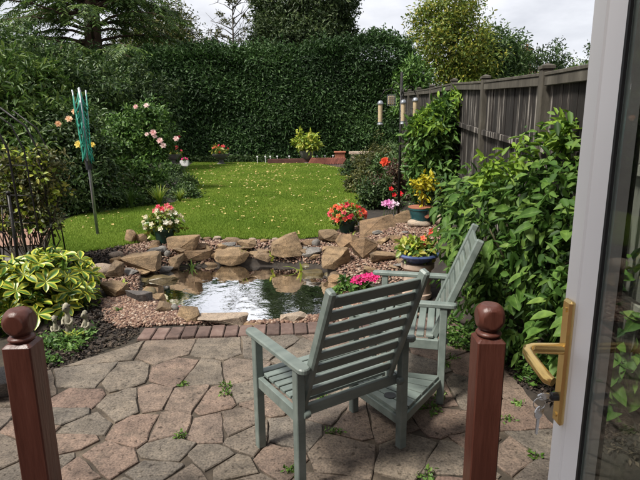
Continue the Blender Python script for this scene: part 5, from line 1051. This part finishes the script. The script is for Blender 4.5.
mulch('dark leaf litter along the front edge of the lawn', [(78, 262), (85, 254), (108, 250), (125, 247), (122, 262), (100, 268)], 2500, 72)
# weeds in the joints
WG = 'small weeds in the paving joints'
for i, (u, v, s_) in enumerate([(182, 385, .05), (226, 387, .06), (226, 394, .05), (330, 400, .07), (322, 401, .06), (334, 434, .05), (428, 408, .06), (437, 398, .06), (441, 393, .06), (433, 414, .05), (506, 421, .05), (535, 456, .05), (288, 471, .04), (425, 474, .05), (178, 438, .04), (450, 358, .06), (446, 366, .05), (520, 405, .04)]):
    p = atz(u, v); e = empty('weed', (p[0], p[1], 0), 'small green weed growing in a joint of the crazy paving', 'weed', WG)
    foliage('leaves', [((0, 0, s_ * .22), (s_ * 1.1, s_ * .4, s_ * .25))], 46, .022, .014, 'lf_weed', e, 200 + i, clump=.02, per=8, shell=.1); MB().tube([(0, 0, -.01), (0, 0, s_ * .6)], .002, 5).build('stem', MT['stem_green'], e)

# ================================================================== POTS
def pot(name, label, u, vb_, Y, prof, material, rim=None, cat='pot', lab_soil=True, z=None):
    p = aty(u, vb_, Y); zb_ = T(p[0], p[1]) if z is None else z; e = empty(name, (p[0], p[1], zb_), label, cat); body = MB().lathe(prof, 32).build('body', MT[material], e, True, R(40)); return e
def pot_profile(r0, r1, h, th=.012, rimh=.03): return [(r0 * .9, 0), (r0, .005), (r0 + (r1 - r0) * .6, h * .55), (r1, h - rimh), (r1 + .01, h - rimh + .004), (r1 + .01, h), (r1 - th, h), (r1 - th - .004, h - .035), (.001, h - .04)]
def bedding(e, z, rad, hgt, leaf, nleaf, blooms, seed, L=.06, W=.04, sc=.06, squash=.7):
    r = random.Random(seed); foliage('foliage', [((0, 0, z + hgt * .4), (rad, rad * .85, hgt * .75))], nleaf, L, W, leaf, e, seed, clump=.07, per=14, shell=.4)
    stems_to(e, (0, 0, z - .05), [(rad * .5 * math.cos(k), rad * .5 * math.sin(k), z + hgt * .6) for k in range(6)], .007, .003, 'stem_green', seed=seed, bend=.03)
    for mk, n in blooms:
        pts = []
        for i in range(n):
            a = r.uniform(0, 6.28); el = r.uniform(-.35, 1.4); pts.append((rad * 1.1 * math.cos(a) * math.cos(el), rad * .95 * math.sin(a) * math.cos(el), z + hgt * .4 + hgt * .85 * math.sin(el)))
        for q in pts: copies(BL[mk], 'blossom', None, e, [q], sc, r, .4, (q[0] * 2, q[1] * 2 - rad, q[2] - z + .05))
D1 = atg(160, 243)[1]
e = pot('flower_pot', 'dark green pot of cream and pink begonias on the lawn edge', 165, 243, D1, pot_profile(.10, .14, .21), 'pot_green'); bedding(e, .21, .24, .19, 'lf_begonia', 700, [('pt_white', 46)], 301, sc=.065)
for u, v in ((162, 209), (158, 207), (167, 206), (171, 208), (155, 211), (165, 211)):
    q = Vector(aty(u, v, D1)) - e.location; copies(BL['pt_pink'], 'blossom', None, e, [q], .07, rr, .3, (0, -1, .6))
D2 = atg(345, 233)[1]
e = pot('flower_pot', 'dark green pot of coral and red begonias beside the stepped rocks', 347, 233, D2, pot_profile(.095, .13, .19), 'pot_green'); bedding(e, .19, .24, .18, 'lf_begonia', 520, [('pt_coral', 44), ('pt_pink', 12)], 302, sc=.075)
D3 = min(atg(421, 219)[1], 6.75)
e = pot('glazed_pot', 'large teal glazed pot holding a yellow-leaved plant', 421, 218, D3, pot_profile(.12, .165, .26, .015, .03), 'glaze_teal'); 
MB().lathe([(.156, .256), (.178, .258), (.178, .27), (.156, .27)], 32).build('rim', MT['terracotta'], e, True, R(40))
md = MB().lathe([(.001, 0), (.035, .002), (.03, .008), (.001, .01)], 14, M=Matrix.Translation((.05, -.142, .16)) @ Matrix.Rotation(R(78), 4, 'X')).build('medallion', MT['terracotta'], e)
b0 = e.location; foliage('foliage', [((0, 0, .46), (.08, .08, .14)), ((.06, 0, .62), (.12, .1, .06)), ((.15, 0, .60), (.07, .07, .06)), ((-.05, 0, .55), (.06, .06, .06))], 210, .065, .034, 'lf_yellow', e, 310, clump=.08, per=14, shell=.3); stems_to(e, (0, 0, .22), [(.05, 0, .64), (-.06, 0, .56), (.15, 0, .6), (0, .05, .6)], .008, .003, 'stem', bend=.04)
# blue rimmed bowl on a clay chimney pot
D4 = 4.75; p = aty(418, 250, D4); gz0 = T(p[0], D4)
ped = empty('chimney_pot_plinth', (p[0], D4, gz0), 'pale clay chimney pot used as a plinth behind the seat', 'plinth'); top4 = aty(418, 262, D4)[2]
hh = top4 - gz0; MB().lathe([(.15, 0), (.165, .01), (.165, .05), (.15, .06), (.15, hh - .08), (.17, hh - .06), (.185, hh - .045), (.185, hh - .002), (.12, hh - .002)], 28).build('body', MT['clay'], ped, True, R(40))
bw = empty('bowl_planter', (p[0], D4, top4), 'blue glazed bowl of lime and orange foliage standing on the clay plinth', 'planter')
MB().lathe([(.11, 0), (.13, .004), (.19, .05), (.205, .07), (.235, .075), (.243, .092), (.235, .108), (.205, .108), (.195, .085), (.001, .08)], 36).build('bowl', MT['glaze_blue'], bw, True, R(45))
foliage('foliage', [((-.02, 0, .15), (.19, .16, .09))], 420, .075, .055, 'lf_begonia', bw, 320, clump=.07, per=14, shell=.3); foliage('lime_foliage', [((-.05, -.03, .17), (.17, .13, .08))], 260, .06, .045, 'lf_lime', bw, 321, clump=.06, per=12, shell=.4)
bw.scale = (.86, .86, .9); ped.scale = (.88, .88, 1)
copies(BL['pt_coral'], 'blossom', None, bw, [Vector(aty(u, v, D4 - .08)) - bw.location for u, v in [(424, 236), (432, 231), (434, 228), (425, 243), (421, 246)]], .06, rr, .3, (0, -1, .5))
# pink geranium by the pond
p = atg(352, 296); e = empty('pink_flower_plant', (p[0], p[1], T(p[0], p[1])), 'bright magenta-pink flower cluster just behind the chair back', 'flower'); pl = [(356, 279), (361, 277.5), (366, 276), (371, 275.5), (376, 277), (359, 281), (364, 280), (369, 279), (353, 281), (374, 279)]; gp = [Vector(aty(u, v, p[1])) - e.location for u, v in pl]
copies(BL['pt_magenta'], 'blossom', None, e, gp, .075, rr, .3, (0, -1, .7)); foliage('foliage', [((.02, .03, .06), (.16, .12, .07))], 220, .07, .045, 'lf_shrub', e, 330, clump=.06, per=12); stems_to(e, (0, 0, -.02), gp, .005, .002, 'stem_green', bend=.03)
# waterside plants
WS = [(242, 262, 'lf_blade', 'tuft of upright yellow-green leaves on the pond bank', 12, .22, .5), (272, 262, 'lf_lime', 'small lime tuft beside the big angular boulder', 8, .16, .8), (302, 276, 'lf_lime', 'trailing lime plant floating at the pond end', 8, .24, 1.5), (325, 322, 'lf_lime', 'lime-green tuft rising just behind the chair back', 9, .2, .7), (192, 272, 'lf_fern', 'grassy tuft hanging over the water', 12, .18, 1.1), (190, 306, 'lf_fern', 'fine green water plant near the shore slab', 12, .15, .9), (158, 262, 'lf_shrub', 'small leafy plant among the grey cobbles', 12, .12, 1.0), (344, 258, 'lf_shrub', 'small green rosette in the rockery', 12, .12, 1.1), (352, 240, 'lf_blade', 'thin leaning grass blade on the stepped rock', 6, .2, .8), (123, 290, 'lf_lime', 'lime rosette beside the dark slate block', 10, .13, 1.2), (120, 312, 'lf_shrub', 'small rosette on the gravel shore', 8, .08, 1.2), (72, 342, 'lf_lime', 'small yellow-leaved rosette in front of the meerkat figures', 13, .12, 1.3)]
for i, (u, v, mt_, lab, n, ln, spd) in enumerate(WS): strap_clump(u, v, n, ln, .035 if mt_ == 'lf_lime' else .018, mt_, lab, spd, 400 + i, 'pond_plant', 'plant', 'plants round the pond')

# ------------------------------------------------ far end of the lawn
YH = 22.4; FS = 1.45
def far(u, v): p = aty(u, v, YH); return p
p = far(307, 158); g_ = T(p[0], YH); e = empty('urn_planter', (p[0], YH, g_), 'grey urn holding a lime-yellow rounded plant before the hedge', 'planter')
MB().lathe([(.16, 0), (.17, .02), (.09, .06), (.08, .12), (.16, .2), (.22, .32), (.24, .4), (.2, .4), (.001, .36)], 24).build('urn', MT['lead_stone'], e, True, R(40)); foliage('foliage', [((-.0, 0, .68), (.42, .34, .26)), ((.1, -.05, .60), (.42, .3, .2))], 560, .13, .075, 'lf_lime', e, 340, clump=.13, per=14, shell=.55); stems_to(e, (0, 0, .3), [(.2, 0, .7), (-.2, 0, .7), (0, .1, .8)], .012, .004, 'stem_green')
for i, (u, lab) in enumerate([(221, 'stone bowl of red and orange flowers before the hedge'), (173, 'stone bowl of pink flowers beside the rose border')]):
    p = far(u, 158); g_ = T(p[0], YH); e = empty('bowl_planter', (p[0], YH, g_), lab, 'planter'); MB().lathe([(.14, 0), (.15, .03), (.08, .08), (.07, .16), (.16, .2), (.25, .28), (.27, .34), (.24, .34), (.001, .3)], 24).build('bowl', MT['lead_stone'], e, True, R(40)); bedding(e, .33, .24, .2, 'lf_begonia', 200, [('pt_coral' if i == 0 else 'pt_pink', 10)], 350 + i, L=.1, W=.07, sc=.10)
p = far(187, 163); e = empty('white_planter', (p[0], YH - .4, T(p[0], YH - .4)), 'small white box planter with magenta flowers on the lawn edge', 'planter'); MB().box((0, 0, .08), (.24, .16, .16), b=.008).build('box', MT['white_paint'], e); copies(BL['pt_magenta'], 'blossom', None, e, [(-.05, 0, .2), (.03, 0, .22), (.08, 0, .19)], .1, rr, .3, (0, -1, .6)); foliage('foliage', [((0, 0, .17), (.1, .06, .03))], 60, .05, .03, 'lf_shrub', e, 360, clump=.03, per=10)
# brick edging
p0, p1 = far(268, 166) / FS, far(346, 167) / FS; e = empty('brick_edging', (0, YH - .1, T(0, YH)), 'row of slanted red bricks edging the bed before the hedge', 'edging')
bme2 = MB().box((0, 0, 0), (.075, .11, .21), b=.006).mesh('brick'); bme2.materials.append(MT['red_brick'])
nbr = 15; x0, x1 = far(311, 166)[0] / FS, far(343, 166)[0] / FS
for i in range(nbr): o = link('brick', bme2, None, e); o.location = (x0 + (x1 - x0) * i / (nbr - 1), -.15, .1); o.rotation_euler = (0, R(32), 0)
MB().box(((p0[0] + p1[0]) / 2, .02, .07), (p1[0] - p0[0], .09, .2), b=.01).build('kerb', MT['kerb_dark'], e)
p = far(340, 158); e = empty('terracotta_pot', (p[0], YH + .15, T(p[0], YH)), 'square terracotta pot at the end of the brick edging', 'pot'); MB().box((0, 0, .16), (.3, .26, .32), b=.012).build('body', MT['terracotta'], e); MB().box((0, 0, .345), (.36, .32, .05), b=.01).build('rim', MT['terracotta'], e)
p = far(361, 160); e = empty('stone_bench', (p[0], YH - .2, T(p[0], YH)), 'low stone bench beside the terracotta pot by the hedge', 'bench'); MB().box((0, 0, .3), (.75, .3, .08), b=.012).build('seat', MT['clay'], e)
for s_ in (-.26, .26): MB().box((s_, 0, .13), (.1, .24, .26), b=.01).build('leg', MT['clay'], e)
for i, u in enumerate((257, 265, 270, 277, 289, 317, 325, 333, 343)):
    p = far(u, 157); e = empty('plant_label', (p[0], YH + .1, T(p[0], YH)), 'small white plant label stuck in the bed before the hedge', 'label', 'white plant labels by the hedge'); MB().box((0, 0, .1), (.012, .006, .3)).build('stick', MT['white_plastic'], e); MB().box((0, -.006, .24), (.05, .005, .04)).build('tag', MT['white_plastic'], e)

for o in C.objects:
    if o.parent is None and o.location.y > 21.5 and o.location.y < 23 and o.type == 'EMPTY': o.scale = (FS, FS, FS)

# ------------------------------------------------ bird feeder pole
p = atg(400, 196); Yf = 8.0; b = aty(399, 190, Yf); fz = T(b[0], Yf); bf = empty('bird_feeder_pole', (b[0], Yf, fz), 'black metal bird feeder pole with curved arms in the right border', 'feeder pole'); I_ = MT['iron']
top = aty(398, 72, Yf) - np.array(bf.location); htop = top[2]; MB().tube([(0, 0, -.1), (0, 0, htop)], .02, 8).build('pole', I_, bf, True)
arms = [(380.5, 97, -.05), (391.5, 91, .1), (403.5, 96, -.12), (415.5, 94, .05)]
for i, (u, v, dy) in enumerate(arms):
    q = aty(u, v, Yf + dy) - np.array(bf.location); a0 = Vector((0, 0, q[2] - .02)); a3 = Vector((q[0], dy, q[2])); m1 = a0.lerp(a3, .5) + Vector((0, 0, .13)); MB().tube([a0, a0.lerp(m1, .6) + Vector((0, 0, .03)), m1, a3.lerp(m1, .4) + Vector((0, 0, .05)), a3], .007, 6).build('arm', I_, bf, True)
    if i == 1: continue
    e = empty('bird_feeder', (bf.location.x + a3.x, Yf + dy, bf.location.z + a3.z - .42), ['pale seed tube feeder on the arm nearest the hedge', '', 'seed tube feeder hanging right beside the black pole', 'seed tube feeder on the arm nearest the laurel bush'][i], 'bird feeder')
    MB().tube([(0, 0, .36), (0, 0, .425)], .003, 5).build('hook', I_, e); MB().lathe([(.045, 0), (.05, .01), (.045, .025), (.036, .03), (.036, .05)], 16).build('base', MT['galv'], e, True, R(40)); MB().lathe([(.034, .05), (.034, .31)], 16).build('tube', MT['grain'], e, True, R(40)); MB().lathe([(.046, .31), (.048, .33), (.03, .36), (.006, .37)], 16).build('lid', MT['galv'], e, True, R(40))
    for z_ in (.1, .2): MB().tube([(-.07, -.01, z_), (.07, -.01, z_)], .005, 6).build('perch', MT['dark_plastic'], e)
q = aty(391.5, 91, Yf + .1); e = empty('bird_feeder', (q[0], Yf + .1, q[2] - .24), 'square caged fat feeder hanging between the seed tubes', 'bird feeder'); mb = MB()
for k in range(5):
    mb.box((-.06 + .03 * k, -.03, .1), (.005, .005, .17)); mb.box((-.06 + .03 * k, .03, .1), (.005, .005, .17))
for k in range(5): mb.box((0, -.033, .02 + .04 * k), (.13, .004, .005)); mb.box((0, .033, .02 + .04 * k), (.13, .004, .005))
mb.build('cage', MT['galv'], e); MB().box((0, 0, .1), (.10, .045, .13), b=.01).build('fat_block', MT['grain'], e); MB().tube([(0, 0, .18), (0, 0, .245)], .004, 5).build('hook', I_, e)

# ------------------------------------------------ rotary airer
p = atg(98, 236); top = aty(79, 90, p[1]); z0 = T(p[0], p[1]); ra = empty('rotary_airer', (p[0], p[1], z0), 'folded rotary clothes airer with green lines standing on the lawn', 'clothes airer'); v_ = Vector(top) - Vector((p[0], p[1], z0)); H_ = v_.z; L = lambda t_, dx=0, dy=0: Vector((v_.x * t_ + dx, v_.y * t_ + dy, H_ * t_))
MB().tube([L(-.05), L(.5), L(1.0, .005)], .021, 12).build('pole', MT['galv'], ra, True)
MB().tube([L(.47), L(.53)], .045, 12).build('collar', MT['dark_plastic'], ra, True, R(40)); MB().tube([L(.86), L(.90)], .045, 12).build('hub', MT['dark_plastic'], ra, True, R(40)); MB().lathe([(.05, 0), (.06, .01), (.03, .02)], 14, c=(0, 0, .01)).build('ground_socket', MT['dark_plastic'], ra)
rr = random.Random(8); tipz = []
for k in range(4):
    a = k * 1.571 + .5; q0 = L(.50, .035 * math.cos(a), .035 * math.sin(a)); q1 = L(1.0 + .015 * (k % 2), .085 * math.cos(a), .085 * math.sin(a)); MB().tube([q0, q1], .011, 8).build('arm', MT['galv'], ra, True); tipz.append((q0, q1))
for k in range(4):
    (a0, a1), (c0, c1) = tipz[k], tipz[(k + 1) % 4]
    for j in range(12):
        t_ = .25 + .72 * j / 11; s0 = a0.lerp(a1, t_); s1 = c0.lerp(c1, t_); sag = .18 + .14 * rr.random(); od = ((s0 + s1) / 2 - L(((s0.z + s1.z) / 2) / H_)); od.z = 0; od = od.normalized() * rr.uniform(.02, .07) if od.length > 1e-4 else Vector()
        m_ = (s0 + s1) / 2 - Vector((0, 0, sag)) + od; MB().tube([s0, s0.lerp(m_, .45) - Vector((0, 0, .05)), m_, s1.lerp(m_, .45) - Vector((0, 0, .05)), s1], .0065, 5).build('line', MT['green_cord'], ra, True)

# ------------------------------------------------ iron garden arch with climber
ar = empty('iron_arch', (-3.2, 5.3, T(-3.2, 5.3)), 'black wrought-iron garden arch and railing overgrown with a twiggy climber', 'arch'); ab = Vector(ar.location)
def Lp(u, v, Y): return Vector(aty(u, v, Y)) - ab
for (u0, v0, u1, v1, Y, rad) in [(30, 262, 8, 150, 5.2, .011), (45, 258, 24, 150, 5.2, .008), (57, 250, 38, 150, 5.5, .011), (20, 262, -4, 140, 5.6, .008), (66, 248, 48, 150, 5.9, .008)]:
    a0, a1 = Lp(u0, v0, Y), Lp(u1, v1, Y); a0.z = T(-3, Y) - ab.z - .1; mid_ = a0.lerp(a1, .5); MB().tube([a0, mid_, a1, a1 + Vector((-.10, 0, .25)), a1 + Vector((-.35, 0, .45))], rad, 8).build('upright', I_, ar, True)
for v in (165, 195, 222): MB().tube([Lp(6, v, 5.2), Lp(36, v + 1, 5.2)], .006, 6).build('crossbar', I_, ar, True); MB().tube([Lp(40, v, 5.5), Lp(54, v - 1, 5.9)], .006, 6).build('crossbar', I_, ar, True)
rl = empty('iron_railing', (-3.3, 5.0, T(-3.3, 5.0)), 'short black iron gate with curved bars beside the arch', 'gate'); rb_ = Vector(rl.location)
def Lr(u, v, Y=5.0): return Vector(aty(u, v, Y)) - rb_
g0_ = T(-3.3, 5.0) - rb_.z
for u in (10, -8): q = Lr(u, 205); MB().tube([Vector((q.x, q.y, g0_ - .1)), q + Vector((0, 0, .1))], .016, 8).build('post', I_, rl, True); MB().ball(tuple(q + Vector((0, 0, .12))), .024, 10, 8).build('finial', I_, rl, True)
MB().tube([Lr(-30, 232), Lr(-10, 224), Lr(4, 234), Lr(9, 250)], .009, 6).build('curved_bar', I_, rl, True); MB().tube([Lr(-30, 208), Lr(10, 206)], .009, 6).build('top_rail', I_, rl, True)
for u in (-2, 4): MB().tube([Lr(u, 260), Lr(u - 2, 207)], .006, 6).build('bar', I_, rl, True)
cl = empty('climbing_plant', (-3.2, 5.5, T(-3.2, 5.5)), 'straggly climber with yellowing leaves and bare twigs on the iron arch', 'climber'); cb = Vector(cl.location); rr = random.Random(44); mb = MB(); tp = []
for k in range(34):
    s0 = Lp(rr.uniform(20, 60), 255, rr.uniform(5.3, 5.9)) + ab - cb; s0.z = -.05; pts = [s0]; q = s0.copy(); u1 = rr.uniform(-10, 58)
    for j in range(7): tgt = Lp(u1 + rr.uniform(-12, 12), 240 - 15 * j, 5.6) + ab - cb; q = q.lerp(tgt, .55) + Vector((rr.uniform(-.05, .05), rr.uniform(-.1, .1), rr.uniform(-.03, .05))); pts.append(q.copy()); tp.append(q.copy())
    mb.tube(pts, [.009, .008, .007, .006, .005, .004, .003, .002], 5)
mb.build('twigs', MT['stem'], cl, True)
foliage('foliage', [(tuple(q), (.1, .1, .1)) for q in tp if q.z > .5][::2], 1000, .055, .032, 'lf_olive', cl, 45, clump=.09, per=9, shell=.2); foliage('yellow_leaves', [(tuple(q), (.1, .1, .1)) for q in tp if q.z > .6][::4], 300, .06, .04, 'lf_lime', cl, 46, clump=.09, per=5, shell=.2)

# ------------------------------------------------ meerkat figures
def meerkat(u, vb_, hgt_px, label, turn, lean=0):
    p = atg(u, vb_); g_ = T(p[0], p[1]); h_ = hgt_px * p[1] / F_PX * 1.02; e = empty('meerkat_figure', (p[0], p[1], g_), label, 'figurine', 'meerkat figures in the shrub bed', turn); s = h_
    # one continuous body: rings swept up a gently curved spine
    rings = [(0, 0, .0, .15, .14), (0, .0, .04, .17, .16), (0, .005, .10, .14, .14), (0, .01, .2, .125, .13), (0, .01, .34, .13, .135), (0, .0, .46, .12, .12), (0, -.005, .56, .10, .095), (0, -.01, .64, .072, .07), (0, -.012, .69, .066, .066), (0, -.02, .74, .095, .10), (0, -.03, .81, .115, .12), (0, -.03, .88, .11, .11), (0, -.02, .94, .085, .085), (0, -.015, .975, .04, .04), (0, -.015, .985, .002, .002)]
    n_ = 16; mb = MB(); vs = []
    for x, y, z, rx, ry in rings:
        for k in range(n_):
            a = 2 * math.pi * k / n_; yy = math.sin(a) * ry; xx = math.cos(a) * rx
            if .72 < z < .9 and yy < 0: f = max(0, 1 - abs(xx) / .07); yy -= .10 * f * (1 - abs(z - .80) / .12) if abs(z - .8) < .12 else 0   # muzzle
            vs.append((x * s + xx * s * .82, (y + yy * .85) * s, z * s))
    fs = []
    for i in range(len(rings) - 1): fs += [(i * n_ + k, i * n_ + (k + 1) % n_, (i + 1) * n_ + (k + 1) % n_, (i + 1) * n_ + k) for k in range(n_)]
    fs.append(tuple(range(n_))[::-1]); mb.add(vs, fs); mb.build('body', MT['statue_stone'], e, True)
    for sg in (-1, 1):
        MB().tube([(sg * .115 * s, 0, .54 * s), (sg * .15 * s, -.04 * s, .44 * s), (sg * .11 * s, -.12 * s, .37 * s), (sg * .03 * s, -.155 * s, .40 * s)], [.042 * s, .04 * s, .034 * s, .028 * s], 8).build('arm', MT['statue_stone'], e, True)
        MB().ball((sg * .085 * s, -.11 * s, .025 * s), (.05 * s, .09 * s, .03 * s), 10, 6).build('foot', MT['statue_stone'], e, True)
        MB().ball((sg * .11 * s, -.01 * s, .90 * s), (.025 * s, .03 * s, .04 * s), 8, 6).build('ear', MT['slate'], e, True)
        MB().ball((sg * .055 * s, -.128 * s, .855 * s), (.026 * s, .014 * s, .024 * s), 8, 6).build('eye', MT['dark_plastic'], e, True)
    MB().ball((0, -.245 * s, .80 * s), (.018 * s, .014 * s, .014 * s), 8, 6).build('nose', MT['dark_plastic'], e, True)
meerkat(57, 339, 27, 'smaller buff meerkat figure with upright pose at the outer end of the group', .25)
meerkat(70, 335, 36, 'tallest grey-green meerkat figure in the middle of the group of three', -.15)
meerkat(88, 336, 29, 'buff meerkat figure at the end of the group nearest the pond', -.5)
